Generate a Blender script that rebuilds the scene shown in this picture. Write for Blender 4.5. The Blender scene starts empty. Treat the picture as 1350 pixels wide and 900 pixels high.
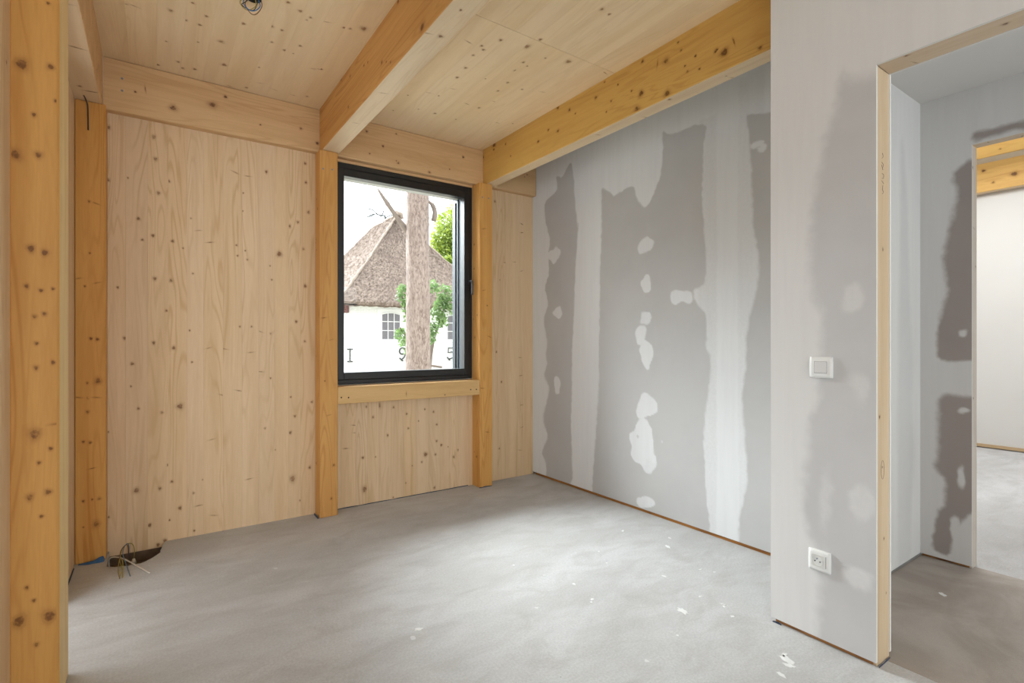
import bpy, bmesh, math, random
import numpy as np
from mathutils import Vector, Matrix

# ------------------------------------------------------------------ camera, sky, light, exposure
scene = bpy.context.scene
COL = scene.collection
R = math.radians

cam_data = bpy.data.cameras.new('camera')
cam = bpy.data.objects.new('camera', cam_data)
COL.objects.link(cam)
cam.location = (0.0, 0.0, 1.2)
cam.rotation_euler = (R(90), 0, -0.6076)
cam_data.sensor_width = 36.0
cam_data.lens = 677.3 / 1350 * 36.0
cam_data.clip_start = 0.02
cam_data.clip_end = 300
scene.camera = cam

world = bpy.data.worlds.new('overcast_sky')
scene.world = world
world.use_nodes = True
bg = world.node_tree.nodes['Background']
# overcast sky: brighter towards the zenith than at the horizon
_wn, _wl = world.node_tree.nodes, world.node_tree.links
_tc = _wn.new('ShaderNodeTexCoord')
_sp = _wn.new('ShaderNodeSeparateXYZ')
_wl.new(_tc.outputs['Generated'], _sp.inputs[0])
_mr = _wn.new('ShaderNodeMapRange')
_wl.new(_sp.outputs['Z'], _mr.inputs[0])
_mr.inputs[1].default_value, _mr.inputs[2].default_value = 0.0, 1.0
_mr.inputs[3].default_value, _mr.inputs[4].default_value = 1.9, 4.4
_wl.new(_mr.outputs[0], bg.inputs['Strength'])
bg.inputs['Color'].default_value = (0.92, 0.965, 1.0, 1)


def lamp(name, kind, loc, rot, energy, color=(1, 1, 1), size=None, angle=None):
    d = bpy.data.lights.new(name, kind)
    d.energy = energy
    d.color = color
    if size:
        d.shape = 'RECTANGLE'
        d.size, d.size_y = size
    if angle:
        d.angle = angle
    o = bpy.data.objects.new(name, d)
    o.location = loc
    o.rotation_euler = rot
    COL.objects.link(o)
    return o


def aim(o, direction):
    o.rotation_euler = Vector(direction).to_track_quat('-Z', 'Y').to_euler()


# bright overcast sky on the far side of the house front: soft, high, coming in through the window
sun = lamp('soft_sun', 'SUN', (1, 12, 9), (0, 0, 0), 15.0, (0.90, 0.96, 1.0), angle=R(50))
aim(sun, (0.22, -1.0, -0.72))
# added fill at rear, left and corridor; daylight from side opening and far room
rear = lamp('rear_fill_light', 'AREA', (0.2, -3.05, 1.5), (0, 0, 0), 75, (0.88, 0.95, 1.0), size=(3.2, 2.2))  # added fill behind the camera, no window there
aim(rear, (0, 1, 0))
side = lamp('side_opening_daylight', 'AREA', (-0.62, 2.755, 1.2), (0, 0, 0), 9, (0.90, 0.96, 1.0), size=(0.6, 2.2))
aim(side, (1, 0, 0))
left = lamp('left_fill_light', 'AREA', (-3.6, -0.4, 1.4), (0, 0, 0), 32, (0.88, 0.95, 1.0), size=(3.0, 2.2))  # added fill to brighten the right wall and partition
aim(left, (1, 0.25, 0))
far = lamp('far_room_daylight', 'AREA', (5.6, 1.5, 3.28), (0, 0, 0), 92, (0.95, 0.98, 1.0), size=(2.2, 1.6))
aim(far, (0, 0, -1))
hall = lamp('corridor_fill_light', 'AREA', (2.92, -2.9, 1.3), (0, 0, 0), 34, (0.92, 0.97, 1.0), size=(1.1, 2.0))  # added fill to brighten the corridor
aim(hall, (0, 1, 0))

vs = scene.view_settings
vs.view_transform = 'Standard'
vs.look = 'None'
vs.exposure = 0.35
vs.gamma = 1.0
vs.use_curve_mapping = False

# ------------------------------------------------------------------ helpers
rng = random.Random(7)


def srgb(r, g, b):
    def f(c):
        c /= 255.0
        return c / 12.92 if c <= 0.04045 else ((c + 0.055) / 1.055) ** 2.4
    return (f(r), f(g), f(b), 1.0)


def tag(o, label=None, cat=None, group=None, kind=None):
    if label:
        o['label'] = label
    if cat:
        o['category'] = cat
    if group:
        o['group'] = group
    if kind:
        o['kind'] = kind
    return o


def empty(name, loc):
    o = bpy.data.objects.new(name, None)
    o.location = loc
    o.empty_display_size = 0.05
    COL.objects.link(o)
    return o


def wpos(o):
    p = Vector((0, 0, 0))
    while o is not None:
        p = p + Vector(o.location)
        o = o.parent
    return p


def finish(name, bm, mats, parent=None, origin=None, smooth=False):
    """bm is in world coordinates; becomes one mesh object whose origin is its parent's origin (or origin)."""
    base = wpos(parent) if parent is not None else Vector(origin or (0, 0, 0))
    for v in bm.verts:
        v.co -= base
    me = bpy.data.meshes.new(name)
    bm.to_mesh(me)
    bm.free()
    for m in (mats if isinstance(mats, (list, tuple)) else [mats]):
        me.materials.append(m)
    if smooth:
        for p in me.polygons:
            p.use_smooth = True
    o = bpy.data.objects.new(name, me)
    COL.objects.link(o)
    if parent is not None:
        o.parent = parent
    else:
        o.location = base
    return o


def add_box(bm, x0, x1, y0, y1, z0, z1, bevel=0.0, mi=0):
    vs_ = [bm.verts.new(c) for c in ((x0, y0, z0), (x1, y0, z0), (x1, y1, z0), (x0, y1, z0),
                                     (x0, y0, z1), (x1, y0, z1), (x1, y1, z1), (x0, y1, z1))]
    fs = []
    for q in ((3, 2, 1, 0), (4, 5, 6, 7), (0, 1, 5, 4), (1, 2, 6, 5), (2, 3, 7, 6), (3, 0, 4, 7)):
        f = bm.faces.new([vs_[i] for i in q])
        f.material_index = mi
        fs.append(f)
    if bevel:
        es = list({e for f in fs for e in f.edges})
        bmesh.ops.bevel(bm, geom=es, offset=bevel, segments=1, affect='EDGES', profile=0.5)
    return fs


def box(name, mats, b, parent=None, bevel=0.0, origin=None):
    bm = bmesh.new()
    add_box(bm, *b, bevel=bevel)
    if origin is None and parent is None:
        origin = ((b[0] + b[1]) / 2, (b[2] + b[3]) / 2, b[4])
    return finish(name, bm, mats, parent, origin)


def add_tube(bm, pts, r, n=8, cap=True, mi=0):
    pts = [Vector(p) for p in pts]
    rr = r if isinstance(r, (list, tuple)) else [r] * len(pts)
    rings = []
    ref = None
    for i, p in enumerate(pts):
        d = (pts[min(i + 1, len(pts) - 1)] - pts[max(i - 1, 0)]).normalized()
        if ref is None:
            ref = d.orthogonal().normalized()
        ref = (ref - d * ref.dot(d)).normalized()
        bi = d.cross(ref)
        rings.append([bm.verts.new(p + (ref * math.cos(2 * math.pi * k / n) + bi * math.sin(2 * math.pi * k / n)) * rr[i])
                      for k in range(n)])
    for a, b in zip(rings, rings[1:]):
        for k in range(n):
            f = bm.faces.new((a[k], a[(k + 1) % n], b[(k + 1) % n], b[k]))
            f.material_index = mi
            f.smooth = True
    if cap:
        bm.faces.new(list(reversed(rings[0]))).material_index = mi
        bm.faces.new(rings[-1]).material_index = mi


def tube(name, mat, pts, r, parent=None, n=8, origin=None):
    bm = bmesh.new()
    add_tube(bm, pts, r, n)
    return finish(name, bm, mat, parent, origin or pts[0])


def smooth_path(pts, k=6):
    """Catmull-Rom through pts"""
    P = [Vector(p) for p in pts]
    P = [P[0] * 2 - P[1]] + P + [P[-1] * 2 - P[-2]]
    out = []
    for i in range(1, len(P) - 2):
        a, b, c, d = P[i - 1:i + 3]
        for j in range(k):
            t = j / k
            out.append(0.5 * ((2 * b) + (c - a) * t + (2 * a - 5 * b + 4 * c - d) * t * t + (3 * b - a - 3 * c + d) * t ** 3))
    out.append(P[-2])
    return out


def add_disc(bm, c, nrm, r, n=12, mi=0, h=0.0, inner=0.0):
    """round plate of height h along nrm"""
    nrm = Vector(nrm).normalized()
    a = nrm.orthogonal().normalized()
    b = nrm.cross(a)
    c = Vector(c)
    ring = [bm.verts.new(c + (a * math.cos(2 * math.pi * k / n) + b * math.sin(2 * math.pi * k / n)) * r) for k in range(n)]
    top = [bm.verts.new(v.co + nrm * h) for v in ring]
    bm.faces.new(top).material_index = mi
    for k in range(n):
        bm.faces.new((ring[k], ring[(k + 1) % n], top[(k + 1) % n], top[k])).material_index = mi
    return ring


# ------------------------------------------------------------------ materials
def nodes_of(name):
    m = bpy.data.materials.new(name)
    m.use_nodes = True
    nt = m.node_tree
    return m, nt, nt.nodes['Principled BSDF']


def N(nt, typ, **kw):
    n = nt.nodes.new(typ)
    for k, v in kw.items():
        setattr(n, k, v)
    return n


def mixc(nt, fac, a, b, blend='MIX'):
    n = N(nt, 'ShaderNodeMix', data_type='RGBA', blend_type=blend)
    for sock, v in ((n.inputs[0], fac), (n.inputs[6], a), (n.inputs[7], b)):
        if hasattr(v, 'links') or hasattr(v, 'is_linked'):
            nt.links.new(v, sock)
        else:
            sock.default_value = v
    return n.outputs[2]


def math_(nt, op, a, b=None, c=None):
    n = N(nt, 'ShaderNodeMath', operation=op)
    for i, v in enumerate((a, b, c)):
        if v is None:
            continue
        if hasattr(v, 'is_linked'):
            nt.links.new(v, n.inputs[i])
        else:
            n.inputs[i].default_value = v
    return n.outputs[0]


def ramp(nt, fac, lo, hi, a=0.0, b=1.0):
    n = N(nt, 'ShaderNodeMapRange', interpolation_type='SMOOTHSTEP')
    nt.links.new(fac, n.inputs[0])
    n.inputs[1].default_value = lo
    n.inputs[2].default_value = hi
    n.inputs[3].default_value = a
    n.inputs[4].default_value = b
    return n.outputs[0]


def noise(nt, vec, scale, detail=2.0, rough=0.5, dist=0.0):
    n = N(nt, 'ShaderNodeTexNoise')
    if vec is not None:
        nt.links.new(vec, n.inputs['Vector'])
    n.inputs['Scale'].default_value = scale
    n.inputs['Detail'].default_value = detail
    n.inputs['Roughness'].default_value = rough
    n.inputs['Distortion'].default_value = dist
    return n.outputs['Fac']


def bump(nt, bsdf, height, strength=0.2, dist=0.01):
    n = N(nt, 'ShaderNodeBump')
    n.inputs['Strength'].default_value = strength
    n.inputs['Distance'].default_value = dist
    nt.links.new(height, n.inputs['Height'])
    nt.links.new(n.outputs[0], bsdf.inputs['Normal'])


def plain(name, col, rough=0.5, metal=0.0, noise_amt=0.06, scale=8.0):
    m, nt, b = nodes_of(name)
    tc = N(nt, 'ShaderNodeTexCoord')
    f = noise(nt, tc.outputs['Object'], scale, 3)
    lo = tuple(c * (1 - noise_amt) for c in col[:3]) + (1,)
    hi = tuple(min(1, c * (1 + noise_amt)) for c in col[:3]) + (1,)
    nt.links.new(mixc(nt, f, lo, hi), b.inputs['Base Color'])
    b.inputs['Roughness'].default_value = rough
    b.inputs['Metallic'].default_value = metal
    return m


def wood(name, light, dark, axis, knot=(88, 58, 36), ring_amt=0.55, rings=9.0, tone=0.07, hue_amt=0.3, warm=None, rough=0.55):
    """softwood with growth rings along one axis; the mesh attribute 'knot' (0..1) darkens the knots"""
    m, nt, b = nodes_of(name)
    tc = N(nt, 'ShaderNodeTexCoord')
    oi = N(nt, 'ShaderNodeObjectInfo')
    off = N(nt, 'ShaderNodeVectorMath', operation='SCALE')
    off.inputs[0].default_value = (31.0, 17.0, 23.0)
    nt.links.new(oi.outputs['Random'], off.inputs['Scale'])
    add = N(nt, 'ShaderNodeVectorMath', operation='ADD')
    nt.links.new(tc.outputs['Object'], add.inputs[0])
    nt.links.new(off.outputs[0], add.inputs[1])
    mp = N(nt, 'ShaderNodeMapping')
    s = [1.0, 1.0, 1.0]
    s[axis] = 0.075
    mp.inputs['Scale'].default_value = s
    nt.links.new(add.outputs[0], mp.inputs['Vector'])
    v = mp.outputs[0]
    kn = N(nt, 'ShaderNodeAttribute', attribute_name='knot')
    # contour lines of a slow noise: cathedral figure
    base = noise(nt, v, rings, 2.0, 0.45, 0.6)
    fig = math_(nt, 'FRACT', math_(nt, 'MULTIPLY', base, 11.0))
    fig = math_(nt, 'PINGPONG', math_(nt, 'MULTIPLY', fig, 2.0), 1.0)
    fig = ramp(nt, fig, 0.5, 1.0)
    amt = noise(nt, v, rings * 0.6, 1.0)
    fig = math_(nt, 'MULTIPLY', fig, ramp(nt, amt, 0.38, 0.68, 0.15, 1.0))
    fine = noise(nt, v, 170.0, 2.0, 0.6)
    broad = noise(nt, v, 14.0, 2.0, 0.5)
    col = mixc(nt, math_(nt, 'MULTIPLY', fig, ring_amt), light, dark)
    col = mixc(nt, ramp(nt, broad, 0.35, 0.75, 0.0, 0.35), col, dark)
    col = mixc(nt, ramp(nt, fine, 0.3, 0.7, 0.12, 0.0), col, dark)
    if warm is not None:
        w = noise(nt, tc.outputs['Object'], 1.3, 2.0)
        col = mixc(nt, ramp(nt, w, 0.35, 0.7, 0.0, hue_amt), col, warm)
    hsv = N(nt, 'ShaderNodeHueSaturation')
    nt.links.new(col, hsv.inputs['Color'])
    nt.links.new(ramp(nt, oi.outputs['Random'], 0.0, 1.0, 1.0 - tone, 1.0 + tone), hsv.inputs['Value'])
    r2 = math_(nt, 'FRACT', math_(nt, 'MULTIPLY', oi.outputs['Random'], 7.31))
    nt.links.new(ramp(nt, r2, 0.0, 1.0, 0.97, 1.03), hsv.inputs['Saturation'])
    kc = srgb(*knot)
    halo = tuple(0.55 * k + 0.45 * d for k, d in zip(kc[:3], dark[:3])) + (1,)
    col = mixc(nt, ramp(nt, kn.outputs['Fac'], 0.02, 0.5, 0.0, 0.40), hsv.outputs[0], halo)
    kf = math_(nt, 'MULTIPLY', kn.outputs['Fac'], ramp(nt, noise(nt, tc.outputs['Object'], 90.0, 2), 0.2, 0.7, 0.75, 1.1))
    col = mixc(nt, ramp(nt, kf, 0.45, 0.9, 0.0, 0.95), col, kc)
    nt.links.new(col, b.inputs['Base Color'])
    b.inputs['Roughness'].default_value = rough
    b.inputs['Specular IOR Level'].default_value = 0.3
    bump(nt, b, math_(nt, 'ADD', fine, math_(nt, 'MULTIPLY', fig, 0.5)), 0.08, 0.002)
    return m


PALE_L, PALE_D = srgb(226, 197, 160), srgb(196, 157, 110)
CEIL_L, CEIL_D = srgb(236, 212, 174), srgb(211, 179, 129)
HEAD_L, HEAD_D = srgb(218, 180, 132), srgb(184, 136, 84)
GLU_L, GLU_D = srgb(216, 164, 96), srgb(180, 118, 54)
YEL_L, YEL_D = srgb(214, 170, 92), srgb(180, 128, 56)
LIT_L, LIT_D = srgb(228, 205, 170), srgb(200, 168, 128)  # paler tone for timber faces that catch more light
M = {}
M['clt_z'] = wood('clt_wall_spruce', PALE_L, PALE_D, 2, ring_amt=0.55, tone=0.014, knot=(138, 98, 68))
M['clt_y'] = wood('clt_ceiling_spruce', CEIL_L, CEIL_D, 1, ring_amt=0.25, tone=0.012, knot=(150, 110, 74))
M['header_x'] = wood('wall_plate_spruce', HEAD_L, HEAD_D, 0, ring_amt=0.5, tone=0.02, knot=(104, 66, 42))
M['glulam_z'] = wood('glulam_post_spruce', GLU_L, GLU_D, 2, ring_amt=0.5, tone=0.03, knot=(124, 80, 42))
M['glulam_y'] = wood('glulam_beam_spruce', GLU_L, GLU_D, 1, ring_amt=0.55, tone=0.02, knot=(112, 70, 36))
M['yellow_y'] = wood('glulam_beam_yellow_spruce', YEL_L, YEL_D, 1, ring_amt=0.5, tone=0.02, knot=(100, 62, 26))
M['lit_under_y'] = wood('glulam_beam_lit_underside', LIT_L, LIT_D, 1, ring_amt=0.35, tone=0.02, knot=(130, 92, 62))  # light on the beam undersides painted in as paler wood
M['lit_side_z'] = wood('glulam_post_lit_side', srgb(236, 208, 154), srgb(208, 170, 112), 2, ring_amt=0.35, tone=0.02, knot=(120, 84, 50))  # light on the post's side face painted in as paler wood
M['rail_x'] = wood('sill_rail_spruce', srgb(220, 182, 128), srgb(192, 148, 92), 0, ring_amt=0.4, tone=0.02)
M['jamb_z'] = wood('door_jamb_softwood', srgb(204, 182, 152), srgb(168, 140, 106), 2, ring_amt=0.5, tone=0.02)
M['jamb_y'] = wood('door_head_softwood', srgb(206, 186, 160), srgb(172, 146, 114), 1, ring_amt=0.5, tone=0.02)
M['jamb2_z'] = wood('whitened_jamb_softwood', srgb(214, 206, 196), srgb(182, 168, 152), 2, ring_amt=0.5, tone=0.02)
M['sole_pale_y'] = wood('pale_sole_plate', srgb(198, 172, 136), srgb(150, 120, 86), 1, ring_amt=0.6, tone=0.03)
M['sole_y'] = wood('sole_plate_timber', srgb(176, 120, 62), srgb(92, 56, 28), 1, ring_amt=0.8, tone=0.05)


def drywall(name, paper, filler):
    """plasterboard: grey paper where attribute 'fill' is 0, sanded joint filler where it is 1"""
    m, nt, b = nodes_of(name)
    tc = N(nt, 'ShaderNodeTexCoord')
    at_ = N(nt, 'ShaderNodeAttribute', attribute_name='fill')
    blot = noise(nt, tc.outputs['Object'], 1.7, 4, 0.6)
    streak = N(nt, 'ShaderNodeMapping')
    streak.inputs['Scale'].default_value = (14, 14, 1.2)
    nt.links.new(tc.outputs['Object'], streak.inputs['Vector'])
    st = noise(nt, streak.outputs[0], 1.5, 3, 0.6)
    p2 = tuple(c * 0.93 for c in paper[:3]) + (1,)
    f2 = tuple(c * 0.965 for c in filler[:3]) + (1,)
    pc = mixc(nt, ramp(nt, blot, 0.35, 0.7), paper, p2)
    fc = mixc(nt, ramp(nt, st, 0.35, 0.75), filler, f2)
    edge = noise(nt, tc.outputs['Object'], 60, 3, 0.6)
    f = math_(nt, 'ADD', at_.outputs['Fac'], math_(nt, 'MULTIPLY', math_(nt, 'SUBTRACT', edge, 0.5), 0.25))
    nt.links.new(mixc(nt, ramp(nt, f, 0.12, 0.88), pc, fc), b.inputs['Base Color'])
    b.inputs['Roughness'].default_value = 0.85
    b.inputs['Specular IOR Level'].default_value = 0.25
    bump(nt, b, math_(nt, 'ADD', noise(nt, tc.outputs['Object'], 220, 2), math_(nt, 'MULTIPLY', at_.outputs['Fac'], 0.6)), 0.10, 0.002)
    return m


M['board_b'] = drywall('plasterboard_right_wall', srgb(195, 194, 193), srgb(226, 227, 228))
M['board_c'] = drywall('plasterboard_partition', srgb(206, 204, 204), srgb(226, 224, 223))
M['board_e'] = drywall('plasterboard_corridor', srgb(166, 155, 150), srgb(222, 220, 218))
M['board_d'] = drywall('plasterboard_corridor_side', srgb(214, 214, 214), srgb(224, 224, 223))
M['plaster'] = plain('plain_plasterboard', srgb(214, 212, 208), 0.85, 0, 0.04, 2.0)
M['board_edge'] = plain('plasterboard_edge', srgb(226, 224, 220), 0.85, 0, 0.04, 20)


def concrete():
    m, nt, b = nodes_of('concrete_screed')
    tc = N(nt, 'ShaderNodeTexCoord')
    v = tc.outputs['Object']
    mp = N(nt, 'ShaderNodeMapping')
    mp.inputs['Rotation'].default_value = (0, 0, R(35))
    mp.inputs['Scale'].default_value = (1.0, 2.0, 1.0)
    nt.links.new(v, mp.inputs['Vector'])
    big = noise(nt, mp.outputs[0], 0.9, 5, 0.62, 0.4)
    mid = noise(nt, mp.outputs[0], 3.6, 6, 0.62, 0.7)
    col = mixc(nt, ramp(nt, big, 0.34, 0.68), srgb(188, 187, 186), srgb(207, 207, 208))
    col = mixc(nt, ramp(nt, mid, 0.40, 0.72, 0.0, 0.55), col, srgb(174, 171, 168))
    trow = noise(nt, mp.outputs[0], 11.0, 5, 0.65, 1.2)
    col = mixc(nt, ramp(nt, trow, 0.55, 0.78, 0.0, 0.3), col, srgb(212, 211, 210))
    grit = noise(nt, v, 110, 4, 0.7)
    col = mixc(nt, ramp(nt, grit, 0.3, 0.7, 0.26, 0.0), col, srgb(126, 122, 118))
    # small splashes of plaster
    vor = N(nt, 'ShaderNodeTexVoronoi', feature='F1')
    vor.inputs['Scale'].default_value = 9.0
    warp = N(nt, 'ShaderNodeTexNoise')
    warp.inputs['Scale'].default_value = 22.0
    nt.links.new(v, warp.inputs['Vector'])
    wv = N(nt, 'ShaderNodeVectorMath', operation='MULTIPLY_ADD')
    nt.links.new(warp.outputs['Color'], wv.inputs[0])
    wv.inputs[1].default_value = (0.05, 0.05, 0.0)
    nt.links.new(v, wv.inputs[2])
    nt.links.new(wv.outputs[0], vor.inputs['Vector'])
    sep = N(nt, 'ShaderNodeSeparateColor')
    nt.links.new(vor.outputs['Color'], sep.inputs[0])
    r_ = math_(nt, 'MULTIPLY', math_(nt, 'POWER', sep.outputs[0], 7.0), 0.11)
    spl = math_(nt, 'LESS_THAN', vor.outputs['Distance'], r_)
    col = mixc(nt, math_(nt, 'MULTIPLY', spl, 0.5), col, srgb(226, 226, 226))
    # dark specks
    vo2 = N(nt, 'ShaderNodeTexVoronoi', feature='F1')
    vo2.inputs['Scale'].default_value = 7.0
    nt.links.new(v, vo2.inputs['Vector'])
    s2 = N(nt, 'ShaderNodeSeparateColor')
    nt.links.new(vo2.outputs['Color'], s2.inputs[0])
    r2 = math_(nt, 'MULTIPLY', math_(nt, 'POWER', s2.outputs[1], 6.0), 0.05)
    col = mixc(nt, math_(nt, 'MULTIPLY', math_(nt, 'LESS_THAN', vo2.outputs['Distance'], r2), 0.5), col, srgb(110, 102, 96))
    nt.links.new(col, b.inputs['Base Color'])
    b.inputs['Roughness'].default_value = 0.72
    b.inputs['Specular IOR Level'].default_value = 0.3
    h = math_(nt, 'ADD', math_(nt, 'MULTIPLY', noise(nt, v, 70, 4, 0.65), 0.5), math_(nt, 'MULTIPLY', mid, 1.0))
    bump(nt, b, h, 0.22, 0.006)
    return m


M['concrete'] = concrete()
M['void'] = plain('dark_subfloor_rubble', srgb(140, 116, 92), 0.95, 0, 0.4, 30)
M['splash'] = plain('dried_plaster', srgb(226, 226, 225), 0.9, 0, 0.05, 40)
M['alu'] = plain('black_aluminium', srgb(26, 27, 29), 0.42, 0.0, 0.05, 30)
M['alu_lit_top'] = plain('lit_exterior_soffit', srgb(150, 151, 148), 0.6, 0.0, 0.05, 6)  # ground light on the soffit put into a paler copy of the metal
M['alu_out'] = plain('grey_exterior_aluminium', srgb(70, 78, 88), 0.5, 0.0, 0.05, 6)
M['rail_dark'] = plain('dark_screen_rail', srgb(36, 41, 48), 0.45, 0.0, 0.05, 6)
M['steel'] = plain('galvanised_screw', srgb(140, 142, 146), 0.35, 0.9, 0.1, 60)
M['black'] = plain('black_hole', srgb(22, 19, 17), 0.8, 0, 0.1, 20)
M['white_plastic'] = plain('white_plastic', srgb(236, 236, 234), 0.35, 0, 0.02, 10)
M['rocker_plastic'] = plain('white_plastic_rocker', srgb(222, 220, 220), 0.35, 0, 0.02, 10)
M['grey_plastic'] = plain('grey_socket_plastic', srgb(214, 213, 208), 0.4, 0, 0.02, 10)
M['blue_foil'] = plain('blue_foil', srgb(50, 98, 146), 0.45, 0, 0.2, 25)
M['navy'] = plain('dark_blue_edge_strip', srgb(44, 58, 80), 0.7, 0, 0.25, 25)
M['w_white'] = plain('white_cable_sheath', srgb(214, 206, 192), 0.45, 0, 0.05, 20)
M['w_blue'] = plain('blue_wire', srgb(96, 120, 138), 0.45, 0, 0.05, 20)
M['w_yellow'] = plain('yellow_green_wire', srgb(166, 150, 70), 0.45, 0, 0.15, 40)
M['w_brown'] = plain('brown_wire', srgb(122, 84, 48), 0.45, 0, 0.05, 20)
M['w_sky'] = plain('bright_blue_wire', srgb(40, 110, 170), 0.45, 0, 0.05, 20)
M['w_dark'] = plain('dark_cable', srgb(60, 56, 52), 0.45, 0, 0.05, 20)


def glass():
    m, nt, b = nodes_of('window_glass')
    nt.nodes.remove(b)
    out = nt.nodes['Material Output']
    tr = N(nt, 'ShaderNodeBsdfTransparent')
    tr.inputs[0].default_value = (0.96, 0.975, 0.97, 1)
    gl = N(nt, 'ShaderNodeBsdfGlossy')
    gl.inputs['Roughness'].default_value = 0.02
    fr = N(nt, 'ShaderNodeFresnel')
    fr.inputs[0].default_value = 1.18
    mx = N(nt, 'ShaderNodeMixShader')
    nt.links.new(fr.outputs[0], mx.inputs[0])
    nt.links.new(tr.outputs[0], mx.inputs[1])
    nt.links.new(gl.outputs[0], mx.inputs[2])
    nt.links.new(mx.outputs[0], out.inputs['Surface'])
    return m


M['glass'] = glass()

# ------------------------------------------------------------------ measured wood knots and filler shapes (metres)
KN = {}
KN['post_big']=[(-0.346,2.077,2),(-0.277,2.089,1),(-0.361,1.788,2),(-0.306,1.798,1),(-0.317,1.924,0),(-0.264,1.982,0),(-0.283,2.293,0),(-0.324,1.496,1),(-0.291,1.486,1),(-0.315,1.28,0),(-0.292,1.289,0),(-0.311,1.194,0),(-0.271,1.132,0),(-0.312,1.116,0),(-0.334,1.376,0),(-0.3,1.364,0),(-0.271,1.371,0),(-0.315,0.904,2),(-0.264,0.932,3),(-0.277,0.853,0),(-0.327,0.704,1),(-0.283,0.714,1),(-0.299,0.638,0),(-0.334,0.418,0),(-0.317,0.373,0),(-0.28,0.311,2),(-0.352,0.317,2),(-0.311,0.23,0),(-0.305,0.811,0)]
KN['post_corner']=[(-0.263,1.954,3),(-0.293,1.961,0),(-0.29,1.68,0),(-0.34,1.539,3),(-0.258,1.521,3),(-0.311,1.499,0),(-0.285,1.216,1),(-0.258,1.212,1),(-0.301,0.975,0),(-0.255,0.984,2),(-0.34,0.899,3),(-0.298,0.894,0),(-0.263,0.894,3),(-0.299,0.818,1),(-0.317,0.658,1),(-0.288,0.651,1),(-0.28,0.509,3),(-0.317,0.337,1),(-0.28,0.34,0),(-0.25,0.339,1),(-0.263,0.203,2),(-0.317,0.196,0)]
KN['wall']=[(-0.216,2.422,1),(-0.005,2.416,1),(0.004,2.286,1),(-0.219,2.122,1),(-0.128,2.15,0),(0.069,2.166,1),(0.018,2.086,1),(-0.079,1.92,1),(0.163,2.281,0),(0.183,1.958,0),(0.424,2.286,3),(0.497,2.275,3),(0.607,2.324,1),(0.47,2.161,0),(0.467,2.044,0),(0.852,2.428,1),(0.857,2.298,1),(0.874,2.094,1),(0.804,2.017,1),(0.751,1.982,1),(-0.06,1.798,1),(-0.009,1.829,1),(0.089,1.807,1),(0.223,1.888,3),(0.142,1.77,0),(0.687,1.787,2),(0.84,1.837,1),(-0,1.574,1),(0.08,1.568,1),(0.057,1.385,1),(-0.143,1.219,1),(-0.005,1.192,1),(0.094,1.161,1),(-0.108,1.07,1),(-0.114,0.939,0),(-0.079,0.807,1),(0.035,0.774,1),(0.126,0.805,2),(-0.218,0.683,0),(-0.175,1.511,0),(-0.224,1.355,1),(0.193,1.619,0),(0.163,1.291,0),(0.176,1.268,0),(0.162,1.187,0),(0.188,1.073,0),(0.284,1.821,3),(0.356,1.808,3),(0.356,1.45,3),(0.277,1.159,3),(0.36,1.153,3),(0.35,0.861,3),(0.294,0.585,3),(0.446,0.883,3),(0.482,1.789,0),(0.494,1.732,0),(0.431,1.819,0),(0.438,1.752,0),(0.63,1.703,0),(0.64,1.611,0),(0.571,1.265,3),(0.519,1.297,0),(0.633,1.252,0),(0.515,1.129,3),(0.571,1.001,3),(0.633,0.956,0),(0.852,1.582,1),(0.794,1.336,1),(0.849,1.201,1),(0.896,0.78,1),(0.759,0.823,0),(0.785,0.691,1),(0.756,0.581,1),(0.599,0.626,0),(0.661,0.476,0),(0.451,1.296,0),(-0.088,0.328,2),(0.025,0.321,1),(0.085,0.353,1),(0.066,0.456,0),(0.126,0.186,1),(0.225,0.183,3),(-0.025,0.112,1),(0.247,0.34,0),(0.196,0.265,0),(0.05,0.006,1),(0.016,-0.013,1),(0.77,0.265,2),(0.821,0.11,1),(0.882,0.327,1),(0.504,0.305,3),(0.304,0.107,3),(-0.216,0.197,0),(0.2,0.032,0),(0.073,0.123,0),(1.284,0.719,1),(1.377,0.722,2),(1.492,0.7,1),(1.332,0.638,1),(1.599,0.637,1),(1.827,0.639,1),(1.751,0.665,0),(1.609,0.526,1),(1.854,0.536,1),(1.698,0.577,0),(1.446,0.491,1),(1.612,0.528,1),(1.598,0.641,1),(1.855,0.403,1),(1.895,0.366,1),(1.758,0.308,2),(1.725,0.252,1),(1.844,0.297,1),(2.01,0.256,1),(2.05,0.307,1),(1.255,0.347,1),(1.351,0.34,0),(1.268,0.113,2),(1.855,0.535,1),(1.957,0.345,0),(1.644,0.234,0),(1.591,0.108,0),(1.489,0.015,0),(1.835,0.032,1),(1.199,0.535,3),(1.13,0.429,3),(1.19,0.591,3),(2.456,0.271,1),(2.678,0.231,3),(2.695,0.632,3),(2.7,0.439,3),(2.409,2.408,1),(2.631,2.409,3),(2.701,2.249,3),(2.7,2.174,3),(2.514,1.89,3),(2.622,1.904,3),(2.696,1.831,3),(2.461,1.735,0),(2.426,1.11,1),(2.478,0.848,1),(2.677,1.057,3),(2.696,0.632,3),(2.705,0.435,3),(2.687,0.896,3)]
KN['header']=[(-0.196,2.501,2),(0.09,2.593,2),(0.293,2.665,2),(0.364,2.733,1),(-0.092,2.638,0),(-0.045,2.666,3),(0.563,2.606,0),(0.812,2.64,1),(0.919,2.565,1),(0.571,2.472,0),(1.265,2.727,1),(1.491,2.761,0),(1.388,2.646,1),(1.287,2.57,0),(1.507,2.546,1),(2.067,2.704,1),(1.764,2.523,1),(1.493,2.558,0),(1.942,2.581,0),(2.716,2.68,0),(2.688,2.656,0),(2.412,2.51,0),(2.61,2.498,0)]
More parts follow.
